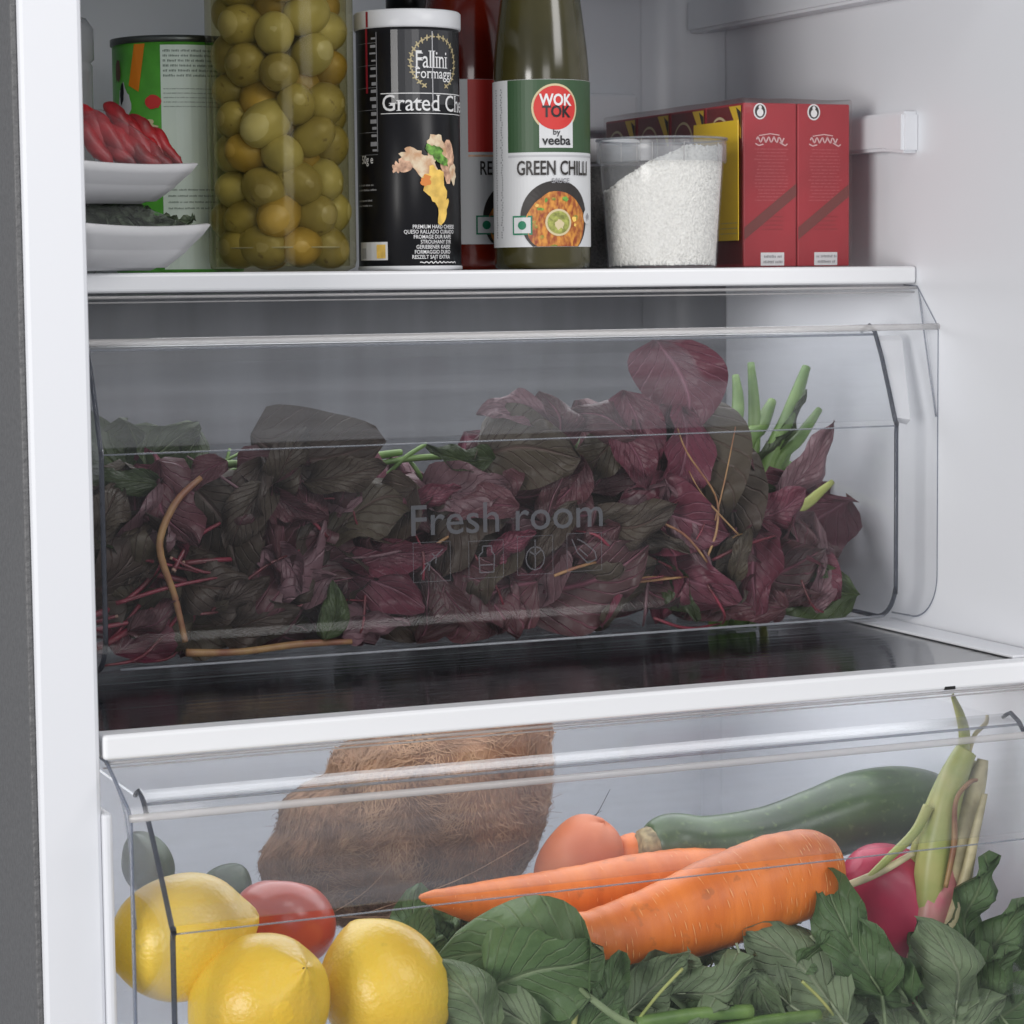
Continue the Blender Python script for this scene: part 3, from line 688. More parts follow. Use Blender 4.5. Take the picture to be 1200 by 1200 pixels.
# --- two plates with chillies / greens
M_plate = mat('white_foam_plate', (0.62, 0.62, 0.63), 0.4)
M_film = clear('cling_film', tint=(0.95, 0.95, 0.96), haze=0.05, hazecol=(0.6, 0.6, 0.63), rough=0.12, ior=1.4, bump=0.7, bscale=45, gl=0.7)
M_chil = mat('red_chilli_skin', (0.26, 0.006, 0.010), 0.42, var=0.45, vscale=60, coat=0.05)
M_chstem = mat('chilli_stem', (0.10, 0.16, 0.03), 0.5)
def plate(label, cx, cz, hw, hh, rim, Y, loc_z):
    """square plate with up-turned pointed corner; cx.. in pixels"""
    p = P(cx, cz, Y); t = thing('serving_plate', label, 'plate', (p.x, Y, loc_z), radians(-23+45), 'plates wrapped in film')
    v = []; f = []; n = 40; rs = [(0.0, 0.0), (0.45, 0.0), (0.62, 0.002), (0.8, 0.35), (0.93, 0.8), (1.0, 1.0), (1.03, 0.97), (0.96, 0.74), (0.82, 0.42), (0.66, 0.14), (0.48, -0.06), (0.0, -0.06)]
    for (q, h) in rs:
        for i in range(n):
            a = 2*pi*i/n; m = max(abs(cos(a)), abs(sin(a))); k = (1/m)**0.8
            cr = (k-1)/(2**0.4-1)
            lift = rim*h*(0.92+0.08*max(0, min(1, cr)))
            v.append((hw*q*k*cos(a), hw*q*k*sin(a), 0.003+lift+hh*0))
    for r in range(len(rs)-1):
        for i in range(n):
            j = (i+1) % n; f.append((r*n+i, r*n+j, (r+1)*n+j, (r+1)*n+i))
    obj('plate', mesh('plate', v, f), M_plate, t)
    return t
zz = lambda py, Y: P(150, py, Y).z
pz0 = 0.0004
pl1 = plate('lower white plate of green herbs under film, beneath the chilli plate', 114, 300, 0.0575, 0.03, 0.030, 0.030, pz0)
z2 = P(150, 237, 0.030).z-0.003
pl2 = plate('upper white plate of red chillies under film, stacked on the herb plate', 106, 230, 0.0545, 0.03, 0.026, 0.030, z2)
def dome(t, hw, z0, h, seed, mt):
    v = []; f = []; n = 36; m = 10
    for k in range(m+1):
        q = 1-k/m
        for i in range(n):
            a = 2*pi*i/n; mm = max(abs(cos(a)), abs(sin(a))); sq = (1/mm)**(0.8*q)
            zz_ = z0+h*(1-q**1.7)*(0.85+0.3*noise.noise(V((cos(a)*q*2+seed, sin(a)*q*2, seed))))
            v.append((hw*max(q, .02)*sq*cos(a), hw*max(q, .02)*sq*sin(a), zz_))
    for k in range(m):
        for i in range(n):
            j = (i+1) % n; f.append((k*n+i, k*n+j, (k+1)*n+j, (k+1)*n+i))
    obj('cling_film', mesh('film', v, f), mt, t)
dome(pl2, 0.053, 0.026, 0.046, 3, M_film); dome(pl1, 0.056, 0.030, 0.024, 8, M_film)
# chillies: each is a thing lying on the upper plate
chl = ((108, 165, 'dark one tucked against the cabinet edge'), (150, 172, 'front one whose tip touches the plate centre'), (184, 182, 'lowest one at the front right'), (112, 150, 'the leftmost, half behind the cabinet edge'), (128, 158, 'second from the left, lying low'), (146, 148, 'the topmost, its shoulder highest in the heap'), (160, 160, 'bright one in the middle, just right of the topmost'), (176, 162, 'long one slanting down right of the middle'), (194, 172, 'the rightmost, short and dull'), (136, 176, 'lowest one at the front left'), (166, 182, 'lowest one at the front centre'))
for i, (px, py, wh) in enumerate(chl):
    Y = 0.022-0.006*(i > 8 or i in (1, 2))+0.004*(i % 2); k = 0.8 if i in (8, 2) else 1
    A = P(px-24*k, py-26*k, Y+.012); B = P(px, py+2, Y); C_ = P(px+26*k, min(py+42*k, 200), Y-.006)
    o = tube('red_chilli', [A, A.lerp(B, .5)+V((0, 0, .003)), B, B.lerp(C_, .6)+V((0, 0, .001)), C_], [0.0025, 0.0058*k, 0.0062*k, 0.0046*k, 0.0007], M_chil, None, 14, 5, .72)
    for vv in o.data.vertices: vv.co += vv.normal*(0.0011*noise.noise(vv.co*95)+.0007*noise.noise(vv.co*400))
    tag(o, 'red chilli on the upper plate, '+wh, 'chilli', 'red chillies on the upper plate')

# --- leaves
def leaf_mesh(L_, W_, curl, fold, wave, seed, m, petiole=0.0, tipp=1.0, jag=0.0, pw=0.75):
    nu, nv = 12, 8; v = []; f = []; uvs = []
    for i in range(nu+1):
        u = i/nu; w = W_/2*max(0.02, (max(0, sin(pi*u**0.72))**pw))*(1-0.12*u*tipp)
        if i == nu: w = W_*0.01
        for j in range(nv+1):
            q = j/nv*2-1
            x = L_*(u-0.5); y = w*q
            if jag: y *= 1+jag*noise.noise(V((u*9, q, seed*2)))
            zc = curl*L_*(4*(u-.5)**2-1)*-0.5 + fold*abs(y) + wave*L_*0.1*noise.noise(V((u*3.2+seed, q*1.6, seed*1.7)))*(0.35+abs(q)) + wave*L_*0.035*sin(u*16+seed+q*2)*abs(q)**2
            v.append((x-curl*0.1*L_*(u-.5)**2, y+0.05*L_*sin(u*3+seed)*wave, zc)); uvs.append((u, (q+1)/2))
    for i in range(nu):
        for j in range(nv):
            a = i*(nv+1)+j; f.append((a, a+nv+1, a+nv+2, a+1))
    if petiole:
        b = len(v); rr = 0.0011
        pts = [V((-L_*(0.5+petiole), 0.004, -0.002)), V((-L_*(0.5+petiole*.5), 0.002, 0.001)), V(v[nv//2]), V(v[2*(nv+1)+nv//2])]
        nvv = len(v); sweep(pts, [rr*1.3, rr*1.1, rr, rr*.5], 6, 3, 1.0, v, f); uvs += [(0.3, 0.5)]*(len(v)-nvv)
    me = mesh('leaf', v, f); uvl = me.uv_layers.new(name='UVMap')
    for lp in me.loops: uvl.data[lp.index].uv = uvs[lp.vertex_index]
    me.materials.append(m); me.polygons.foreach_set('use_smooth', [True]*len(me.polygons)); return me
M_lm = leafmat('mauve_amaranth_leaf', (0.115, 0.042, 0.052), (0.062, 0.034, 0.034), (0.32, 0.12, 0.17))
M_lb = leafmat('brown_green_amaranth_leaf', (0.075, 0.062, 0.040), (0.050, 0.032, 0.028), (0.12, 0.075, 0.065), rough=0.5)
M_lr = leafmat('magenta_amaranth_leaf', (0.175, 0.038, 0.066), (0.095, 0.028, 0.040), (0.34, 0.15, 0.20))
M_lg = leafmat('dark_green_amaranth_leaf', (0.055, 0.085, 0.03), (0.035, 0.05, 0.02), (0.12, 0.16, 0.06))
M_lp = leafmat('dusty_pink_amaranth_leaf', (0.19, 0.10, 0.12), (0.14, 0.08, 0.09), (0.28, 0.15, 0.18))
M_st = mat('magenta_stem', (0.20, 0.018, 0.04), 0.42, col2=(0.09, 0.018, 0.022), vscale=60)
M_stt = mat('tan_stem', (0.36, 0.22, 0.09), 0.45, col2=(0.22, 0.09, 0.05), vscale=60)
M_stg = mat('green_stem', (0.17, 0.28, 0.07), 0.45, col2=(0.10, 0.19, 0.045), vscale=50)
M_cut = mat('cut_stem_end', (0.28, 0.17, 0.13), 0.6)
def leafset(m, n, L_, asp, **k):
    return [leaf_mesh(L_*rnd(.9, 1.1), L_*asp*rnd(.85, 1.15), rnd(-.4, .5), rnd(-.3, .35), rnd(1.5, 3.2), i*3.3+L_*100, m, **k) for i in range(n)]
LS = {'m': leafset(M_lm, 6, .06, .68, pw=.58), 'b': leafset(M_lb, 6, .06, .64, pw=.55), 'r': leafset(M_lr, 6, .06, .66, pw=.6), 'g': leafset(M_lg, 4, .06, .6), 'p': leafset(M_lp, 4, .06, .6, pw=.65)}
def place_leaf(parent, me, pos, ang, tilt, turn, sc, name='leaf', sx=1.0, lim=None):
    """ang: direction of the tip on the picture plane; tilt/turn away from facing the viewer"""
    o = bpy.data.objects.new(name, me); COL.objects.link(o); o.parent = parent
    B = Matrix((right, up, -fwd)).transposed()
    Rm = B @ Matrix.Rotation(ang, 3, 'Z') @ Matrix.Rotation(tilt, 3, 'X') @ Matrix.Rotation(turn, 3, 'Y')
    o.matrix_world = Matrix.Translation(pos-V(parent.location)) @ Rm.to_4x4() @ Matrix.Diagonal((sc, sc*sx, sc, 1))
    if lim:
        M4 = o.matrix_world; lo = V((9, 9, 9))
        for q in me.vertices:
            w_ = M4 @ q.co
            lo.x = min(lo.x, w_.x); lo.y = min(lo.y, w_.y); lo.z = min(lo.z, w_.z)
        pl = V(parent.location); dz = max(0, lim[1]-(lo.z+pl.z)); dy = max(0, lim[0]-(lo.y+pl.y))
        o.matrix_world = Matrix.Translation((0, dy, dz)) @ M4
    o.matrix_basis = o.matrix_world.copy()
    return o
def bunch(name, label, cat, px, py, Y, group=None):
    p = P(px, py, Y); return thing(name, label, cat, tuple(p), 0, group)
GA = 'bunches of red amaranth in the upper drawer'
zfl = D1B+0.003; LIM = (Y1+0.0065, D1B+0.004)
def bb(px, label):
    p = P(px, 600, 0.08); return thing('red_amaranth_bunch', label, 'vegetable', (p.x, 0.08, zfl), 0, GA)
BN = [bb(220, 'leftmost bunch of red amaranth, brown green leaves over a knot of magenta roots and stems'),
      bb(480, 'second bunch of red amaranth from the left, beneath and left of the Fresh room lettering'),
      bb(700, 'third amaranth bunch from the left, its tall magenta leaf reaching the drawer lip'),
      bb(880, 'rightmost bunch of red amaranth, ragged dark magenta stems by the green stalks')]
XL1 = XL+0.012+0.036; XR1 = o1.x-0.036
def which(px): return BN[0 if px < 360 else 1 if px < 600 else 2 if px < 800 else 3]
def clampY(pos, r):
    pos.y = max(pos.y, Y1+0.012+r); pos.x = min(max(pos.x, XL1+0.01), XR1-0.02); return pos
top = [(60, 560), (110, 550), (190, 560), (240, 545), (310, 520), (440, 525), (500, 540), (560, 520), (610, 500), (690, 490), (760, 480), (830, 480), (870, 520), (900, 590), (950, 620), (975, 660), (990, 760)]
def topy(px):
    for (a, b), (c, d) in zip(top[:-1], top[1:]):
        if a <= px <= c: return b+(d-b)*(px-a)/(c-a)
    return 700
# filler leaves behind
for i in range(215):
    px = rnd(70, 960); t0 = topy(px); py = rnd(t0+35, 740-0.03*(px-500)); layer = random.random()
    Y = 0.006+0.03*layer if i > 90 else rnd(0.04, 0.15)
    k = random.choice('mmbbbrmmp' if px < 560 else 'mmbrrpmb')
    if random.random() < .05: k = 'g'
    sc = rnd(0.8, 1.6)*(1 if i > 90 else 1.2)
    pos = P(px, py, Y); pos.z = max(pos.z, zfl+0.012)
    place_leaf(which(px), random.choice(LS[k]), pos, rnd(0, 2*pi), rnd(-.7, .7), rnd(-.4, .4), sc, lim=LIM)
# leaves that can be picked out in the photograph: px, py, length px, angle, width factor, kind, Y, tilt
hand = [(382, 512, 150, -12, 1.25, 'b', .01, .1), (340, 540, 80, 60, .9, 'b', .02, .5), (405, 555, 95, 15, .7, 'b', .012, -.4), (445, 592, 100, -150, .95, 'b', .006, .25),
        (258, 632, 140, -60, 1.0, 'b', .002, .25), (300, 612, 95, -115, .9, 'b', -.004, -.2), (212, 590, 110, -70, .9, 'm', .01, .4), (330, 668, 70, -50, .9, 'p', -.004, .2),
        (310, 605, 120, -100, .55, 'b', -.008, .6), (283, 700, 80, 30, .7, 'b', -.004, .5), (310, 730, 90, 15, .8, 'b', -.002, .3), (385, 715, 62, 80, .8, 'g', -.010, .1),
        (440, 695, 130, -22, .85, 'r', -.010, .15), (440, 738, 80, 8, .6, 'p', -.008, .5), (480, 650, 110, 8, .5, 'r', -.006, .4), (545, 712, 80, -45, .6, 'm', -.004, .2),
        (590, 705, 70, 80, .7, 'm', -.004, -.3), (620, 540, 120, 5, 1.05, 'b', .006, .2), (560, 600, 90, -170, .7, 'm', .006, .5), (655, 630, 95, -125, .5, 'b', -.008, -.3),
        (690, 705, 160, 22, .95, 'm', -.008, .25), (745, 510, 95, -80, .9, 'r', .0, .1), (745, 540, 80, -60, .8, 'r', -.002, -.2), (795, 455, 105, -78, 1.45, 'r', .000, .1),
        (815, 560, 170, -68, 1.05, 'b', -.006, .12), (745, 600, 100, 10, .7, 'b', .0, .5), (810, 620, 100, -65, .6, 'p', -.008, .3), (755, 640, 120, -8, .45, 'b', -.010, .6),
        (945, 540, 95, 55, .7, 'p', .02, .3), (915, 590, 70, 30, .8, 'r', .02, .3), (955, 690, 80, 75, .6, 'p', .03, .2), (970, 655, 30, -40, 1.1, 'p', .03, .0),
        (870, 650, 60, 70, .6, 'b', -.008, .2), (640, 495, 75, 100, 1.1, 'm', .03, .3), (600, 490, 80, 175, .8, 'p', .04, .4), (700, 500, 90, 160, .7, 'm', .02, .3),
        (160, 640, 90, -100, .8, 'b', .01, .5), (140, 560, 90, 170, .6, 'g', .05, .3), (540, 530, 70, 170, .7, 'g', .03, .5), (880, 700, 80, 160, .8, 'm', .0, .4), (930, 720, 60, 20, .7, 'm', .0, .3),
        (350, 590, 70, -20, .7, 'm', .0, .5), (505, 585, 70, 20, .6, 'r', .004, .5), (180, 720, 70, 30, .6, 'm', .0, .6), (240, 560, 60, -140, .8, 'm', .01, .3), (660, 580, 80, 60, .7, 'm', .004, .5), (700, 640, 70, -140, .7, 'm', 0, .4), (600, 640, 60, 30, .7, 'r', 0, .5)]
for (px, py, L_, an, wf, k, Y, ti) in hand:
    pos = P(px, py, Y); m_ = mpp(pos)
    pos.y = -.012+(Y+.01)*.5; place_leaf(which(px), random.choice(LS[k]), P(px, py, pos.y), radians(an), ti*.6, rnd(-.12, .12), L_*m_/.06*1.08, sx=wf*1.1, lim=LIM)
# stems
def stem(parent, pts, r, m, name='stem', n=6):
    o_ = V(parent.location); return tube(name, [V(p)-o_ for p in pts], r, m, parent, n, 5)
for i in range(42):
    px = rnd(115, 250); py = rnd(640, 745); L_ = rnd(60, 150); a = rnd(-.2, .9)+pi*(i % 2); Y = rnd(-.010, .03)
    A = P(px, py, Y); B = P(px+L_*.5*cos(a)+rnd(-12, 12), py-L_*.5*sin(a)+rnd(-16, 16), Y+rnd(-.005, .01)); C_ = P(px+L_*cos(a), py-L_*sin(a)+rnd(-12, 12), Y+rnd(0, .02))
    for q in (A, B, C_): q.z = max(q.z, zfl+.002)
    r = rnd(.0009, .0026); stem(BN[0], [A, B, C_], [r, r*.9, r*.6], M_st)
    if i % 3 == 0:
        d = (A-B).normalized(); stem(BN[0], [A-d*.0002, A+d*.0016], [r*1.02, r*1.0], M_cut, 'cut_end')
for i in range(38):
    px = rnd(280, 960); py = rnd(max(560, topy(px)+40), 735); L_ = rnd(40, 120); a = rnd(0, 2*pi); Y = rnd(-.014, .01)
    if px > 700 and random.random() < .6: py = rnd(620, 735)
    A = P(px, py, Y); B = P(px+L_*.5*cos(a)+rnd(-14, 14), py-L_*.5*sin(a)+rnd(-8, 8), Y+rnd(-.004, .004)); C_ = P(px+L_*cos(a), py-L_*sin(a)*.8, Y+.01)
    for q in (A, B, C_): q.z = max(q.z, zfl+.002); q.y = max(q.y, Y1+.012)
    if proj(C_)[1] < topy(px)+10: continue
    r = rnd(.0005, .0014); stem(which(px), [A, B, C_], [r, r, r*.6], random.choice((M_st, M_st, M_stt, M_lp)))
stem(BN[0], [P(235, 560, -.006), P(205, 590, -.012), P(187, 640, -.014), P(205, 700, -.013), P(217, 752, -.012)], [.0022, .0026, .0027, .0024, .0022], M_stt)
stem(BN[0], [P(218, 765, -.012), P(280, 764, -.013), P(350, 755, -.013), P(412, 752, -.012)], [.0030, .0026, .0028, .0020], M_stt)
stem(BN[2], [P(790, 490, -.012), P(805, 530, -.014), P(838, 580, -.014), P(840, 620, -.013), P(828, 655, -.01)], [.0006, .0007, .0008, .001, .001], M_stt)
stem(BN[2], [P(862, 500, -.012), P(850, 560, -.014), P(838, 610, -.013)], [.0004, .0006, .0007], M_stt)
stem(BN[2], [P(755, 605, -.012), P(800, 625, -.014), P(830, 660, -.013)], [.0008, .001, .0008], M_stt)
# green stalks at the right of the drawer, and dark greens at left
gs = thing('green_stalk_bunch', 'bunch of bright green stalks leaning up at the right end of the amaranth', 'vegetable', (P(900, 540, .06).x, .06, zfl), 0)
for (a, b, c, d, r, e) in ((895, 560, 945, 430, 9, 0), (880, 560, 880, 425, 7, 1), (905, 560, 960, 480, 7, 0), (870, 540, 905, 470, 9, 1), (890, 600, 930, 505, 8, 0), (860, 520, 862, 440, 7, 0), (918, 620, 975, 565, 6, 2), (880, 580, 925, 545, 10, 1), (870, 640, 900, 560, 9, 0)):
    Y = .045+.006*e; A = P(a, b, Y); B = P(c, d, Y+.02); m_ = mpp(A)
    A.z = min(A.z, A.z)
    root = P(a-25, 735, Y)
    stem(gs, [root, A, A.lerp(B, .5)+V((0.003, 0, .004)), B], [r*m_*.8, r*m_*1.0, r*m_*1.05, r*m_*.6], mat('yellow_green_stem', (0.42, 0.46, 0.12), 0.4) if e == 2 else M_stg, 'stalk', 10)
for (px, py, an, L_) in ((900, 530, 40, 90), (925, 490, 60, 80), (905, 560, 20, 80), (915, 620, 80, 70), (880, 600, 60, 80)):
    place_leaf(gs, random.choice(LS['g']), P(px, py, .05), radians(an), .3, 0, L_*.0006/.06, sx=.45)
gl = thing('leafy_green_bunch', 'dark green leafy bunch at the far left back of the upper drawer', 'vegetable', (P(150, 560, .12).x, .12, zfl), 0)
for i in range(22):
    px = rnd(60, 290); py = rnd(530, 640); place_leaf(gl, random.choice(LS['g']), P(px, py, rnd(.06, .14)), rnd(0, 2*pi), rnd(-.8, .8), 0, rnd(.8, 1.5))
place_leaf(gl, LS['g'][0], P(128, 525, .09), radians(130), .2, 0, 1.5)
for i in range(12):
    px = rnd(100, 240); stem(gl, [P(px, 640, .09), P(px+rnd(-20, 30), 580, .08), P(px+rnd(-60, 90), rnd(520, 560), .09)], [.002, .002, .001], M_stg)
gm = thing('spring_onion_bunch', 'green stalks lying behind the amaranth in the middle of the upper drawer', 'vegetable', (P(480, 560, .1).x, .1, zfl), 0)
for (a, b, c, d, r) in ((430, 545, 560, 535, 4), (450, 560, 500, 520, 3), (520, 540, 575, 545, 6), (400, 550, 470, 530, 5), (480, 540, 500, 575, 3), (250, 545, 340, 550, 5)):
    stem(gm, [P(a, b, .05), P((a+c)/2, (b+d)/2-4, .045), P(c, d, .05)], [r*.0005, r*.0006, r*.0005], M_stg, 'stalk', 8)

# herbs on the lower plate
M_hb = leafmat('grey_green_herb_leaf', (0.17, 0.21, 0.14), (0.08, 0.12, 0.065), (0.2, 0.24, 0.17))
HB = leafset(M_hb, 4, .03, .5)
hb = thing('herb_bunch', 'wilted green herb leaves under film on the lower white plate', 'herbs', tuple(P(150, 290, .03)))
for i in range(34):
    px = rnd(100, 205); py = rnd(245+max(0, px-160)*.5, 270); place_leaf(hb, random.choice(HB), P(px, py, rnd(.015, .045)), rnd(-.7, .5)+pi*(i % 2), rnd(-1, 1), rnd(-.3, .3), rnd(.6, 1.1), lim=(-.012, P(150, 279, .03).z))

# --- rice tub
M_tub = clear('translucent_tub_plastic', tint=(0.90, 0.91, 0.92), haze=0.10, hazecol=(0.66, 0.67, 0.69), rough=0.12, ior=1.3, bump=0.05, bscale=40)
M_frost2 = clear('cloudy_tub_rim', tint=(0.9, 0.91, 0.92), haze=0.2, hazecol=(0.66, 0.67, 0.69), rough=0.2)
M_rice = mat('white_rice', (0.90, 0.88, 0.83), 0.5, var=0.08, vscale=500)
t, s = stand('rice_tub', 'translucent plastic tub heaped with white rice in front of the red cartons', 'tub', 776, 0.048)
z = lambda py: hgt(t, py)
R0, R1, RR = 64*s, 72*s, 76*s
obj('tub_wall', lathe([(R0-.002, 0), (R0, .0015), (R1, z(195)), (R1, z(192)), (RR, z(191)), (RR, z(166)), (RR-.001, z(163.5)), (RR-.003, z(165))], 64, False), M_tub, t)
obj('tub_bottom', lathe([(R0-.003, .0008), (R0-.002, .0012)], 48), M_tub, t)
obj('rim_band', lathe([(RR-.0016, z(191)), (RR-.0016, z(167))], 64, False), M_frost2, t)
rim = obj('rim', lathe([(RR-.0012, z(163)), (RR+.0008, z(163)), (RR+.0008, z(165.5)), (RR-.0012, z(165.5))], 64, False), M_dimedge, t)
for a in (-38, -22, -8, 20, 60, 100, -70):
    a = radians(a); rb = R1+.001
    tube('rim_rib', [V((RR*.985*sin(a), -RR*.985*cos(a), z(192))), V((RR*.99*sin(a), -RR*.99*cos(a), z(170)))], .0005, M_edge, t, 6, 2)
def riceh(x, y):                    # local height of the heap
    q = x/R1; return z(225)+(z(176)-z(225))*max(0, min(1, (q+0.85)/1.25))**0.8+0.002*noise.noise(V((x*60, y*60, 0)))-0.06*y*0
v = []; f = []; n = 48; m = 14
for k in range(m+1):                # body of the heap: side then top
    for i in range(n):
        a = 2*pi*i/n; x, y = sin(a), -cos(a)
        if k <= 6:
            q = k/6; rt = R0-.0016; zt_ = riceh(R1*.96*x, R1*.96*y); zz_ = .0025+(zt_-.0025)*q; r = rt+(R1-R0)*zz_/z(195)-.0003
        else:
            q = 1-(k-6)/(m-6); r = max(.0005, (R0-.0019+(R1-R0)*riceh(R1*.96*x, R1*.96*y)/z(195))*q); zz_ = riceh(r*x, r*y)
        v.append((r*x, r*y, zz_))
for k in range(m):
    for i in range(n):
        j = (i+1) % n; f.append((k*n+i, k*n+j, (k+1)*n+j, (k+1)*n+i))
f.append(tuple(range(n-1, -1, -1)))
obj('rice', mesh('rice', v, f), M_rice, t)
v = []; f = []
def grain(p, d, L_, r):
    b = len(v); a = d.orthogonal().normalized(); c = d.cross(a)
    v.append(p-d*L_); 
    for s_ in (-.45, .45):
        for q in range(4): v.append(p+d*L_*s_+(a*cos(q*pi/2)+c*sin(q*pi/2))*r)
    v.append(p+d*L_)
    for q in range(4):
        w_ = (q+1) % 4; f.extend([(b, b+1+w_, b+1+q), (b+1+q, b+1+w_, b+5+w_, b+5+q), (b+5+q, b+5+w_, b+9)])
for i in range(10500):
    a = rnd(-pi*.62, pi*.62) if i % 3 else rnd(0, 2*pi)
    if i % 3:
        h = riceh(R1*.96*sin(a), -R1*.96*cos(a)); zz_ = rnd(.003, h+.001); r = R0-.0018+(R1-R0)*zz_/z(195)
        p = V((r*sin(a), -r*cos(a), zz_)); nn = V((sin(a), -cos(a), 0)); d = V((rnd(-1, 1), rnd(-1, 1), rnd(-1, 1))); d = (d-nn*d.dot(nn)).normalized()
    else:
        r = sqrt(random.random())*(R1-.003); x, y = r*sin(a), -r*cos(a); p = V((x, y, riceh(x, y)+rnd(0, .001))); d = V((rnd(-1, 1), rnd(-1, 1), rnd(-.4, .4))).normalized()
    grain(p, d, rnd(.0016, .0023), .0006)
o = obj('rice_grains', mesh('grains', v, f), M_rice, t, False); o['kind'] = 'stuff'

# --- jar of dark seeds behind tub
t, s = stand('seed_jar', 'clear jar of dark seeds with pale lid between green sauce and rice tub', 'jar', 712, 0.125)
z = lambda py: hgt(t, py)
obj('seeds', lathe([(33*s, .001), (35*s, .003), (35*s, z(196))], 40), mat('black_seeds', (0.10, 0.09, 0.08), 0.6, col2=(0.012, 0.011, 0.010), vscale=650, bump=.8, bscale=600), t)
obj('jar_wall', lathe([(36*s, 0), (37*s, .002), (37*s, z(192)), (35*s, z(190))], 48, False), M_tub, t)
obj('lid', lathe([(38*s, z(191)), (38.5*s, z(166)), (36*s, z(164))], 48), M_lidw, t)

# --- carton pack
M_cart = mat('red_carton', (0.34, 0.020, 0.030), 0.38, var=.1, vscale=20)
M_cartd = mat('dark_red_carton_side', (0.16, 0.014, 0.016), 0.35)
M_band = mat('brown_band_print', (0.16, 0.035, 0.03), 0.4)
M_yel = mat('yellow_print', (0.78, 0.52, 0.03), 0.4)
M_shrink = clear('shrink_wrap', tint=(0.96, 0.95, 0.95), haze=0.02, hazecol=(0.75, 0.68, 0.68), rough=0.16, ior=1.32, bump=0.8, bscale=28, gl=0.8)
c0 = P(871, 312, .045); c1 = P(996, 312, .045)
cw = (c1.x-c0.x)/2; ch = P(930, 118, .045).z+0.001; cdp = .062
PK = thing('carton_pack', 'film wrapped pack of red drink cartons, two across, at the right end of the shelf', 'cartons', (c0.x+cw, .045, 0))
bmc = box_bm(-cw/2+.0004, cw/2-.0004, 0, cdp-.0006, 0.0006, ch-.003, .0012, 2); mc = bpy.data.meshes.new('carton'); bmc.to_mesh(mc); bmc.free(); mc.materials.append(M_cart)
tri = [(-cw/2-.0006, .0), (-cw/2-.0006, .0)]
for i in range(2):
    for j in range(4):
        o = bpy.data.objects.new('carton', mc); COL.objects.link(o); o.parent = PK; o.location = ((i-.5)*cw, j*cdp, 0)
        if i == 0:
            fy = lambda y, zz_: (-cw/2-.0001, y, zz_)
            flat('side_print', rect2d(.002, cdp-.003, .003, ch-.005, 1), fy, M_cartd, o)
            fy2 = lambda y, zz_: (-cw/2-.0004, y, zz_)
            flat('side_print', ([(.0025, ch-.005), (.022, ch-.005), (.004, ch-.030), (.0025, ch-.030)], [(0, 1, 2, 3)]), fy2, M_yel, o)
            fy3 = lambda y, zz_: (-cw/2-.0007, y, zz_)
            flat('side_print', ([(.0025, ch-.010), (.010, ch-.006), (.0025, ch-.022)], [(0, 1, 2)]), fy3, M_bowl, o)
            flat('side_print', disc2d(.038, ch-.029, .017, n=28), fy2, M_creamr, o)
            flat('side_print', disc2d(.038, ch-.0295, .0155, n=28), fy3, M_cartd, o)
        if j == 0:
            F = lambda e: (lambda x, zz_: (x, -e, zz_))
            h_ = cw/2
            flat('diagonal_band', ([(-h_+.001, ch*.24), (h_-.001, ch*.50), (h_-.001, ch*.425), (-h_+.001, ch*.165)], [(0, 3, 2, 1)]), F(.0003), M_band, o)
            flat('crest', disc2d(-.009, ch-.0095, .0056, .0062, 24), F(.0003), M_white, o)
            flat('crest', disc2d(-.009, ch-.0095, .0045, .0051, 24), F(.0005), M_bowl, o)
            flat('crest', disc2d(-.009, ch-.0105, .0028, .0030, 16), F(.0007), M_white, o)
            flat('crest', disc2d(-.009, ch-.0065, .0014, .0016, 12), F(.0007), M_white, o)
            # flowing white script logo
            pts = [(-.012+.024*q/24, ch-.031+.0022*sin(q*1.35)+.0006*sin(q*3.1)) for q in range(25)]
            flat('script_logo', join2d([stroke2d(pts, .0011), stroke2d([(-.013, ch-.034), (-.010, ch-.0355), (-.006, ch-.0345)], .0009), stroke2d([(-.010, ch-.028), (0, ch-.0265), (.008, ch-.0275)], .0007), stroke2d([(.008, ch-.033), (.013, ch-.0355), (.015, ch-.034)], .0009)]), F(.0004), mat('pink_white_print', (.7, .45, .45), .4), o)
            flat('date_stamp', rect2d(-.0085, .012, .0015, .0115, 2), F(.0003), M_wlabel, o)
            flat('small_print', lines2d(-.007, .011, .0075, 2, .0042, .0020, .2), F(.0006), M_grayp, o)
            flat('small_print', lines2d(-.014, .016, ch*.70, 16, .0026, .0010, .25), F(.00015), mat('pink_fine_print', (.50, .12, .13), .5), o)
            flat('small_print', lines2d(-.009, .012, ch*.30, 4, .0032, .0007, .2), F(.0002), M_band, o)
# film shell
shl = box_bm(-cw-.0015, cw+.0015, -.0016, 4*cdp+.001, .0003, ch+.0005, .002, 3)
bmesh.ops.subdivide_edges(shl, edges=shl.edges[:], cuts=4, use_grid_fill=True)
for q in shl.verts:
    nn = noise.noise(q.co*60); q.co.z += (.0012*nn if q.co.z > ch*.8 else 0)
obj('shrink_film', shl, M_shrink, PK)
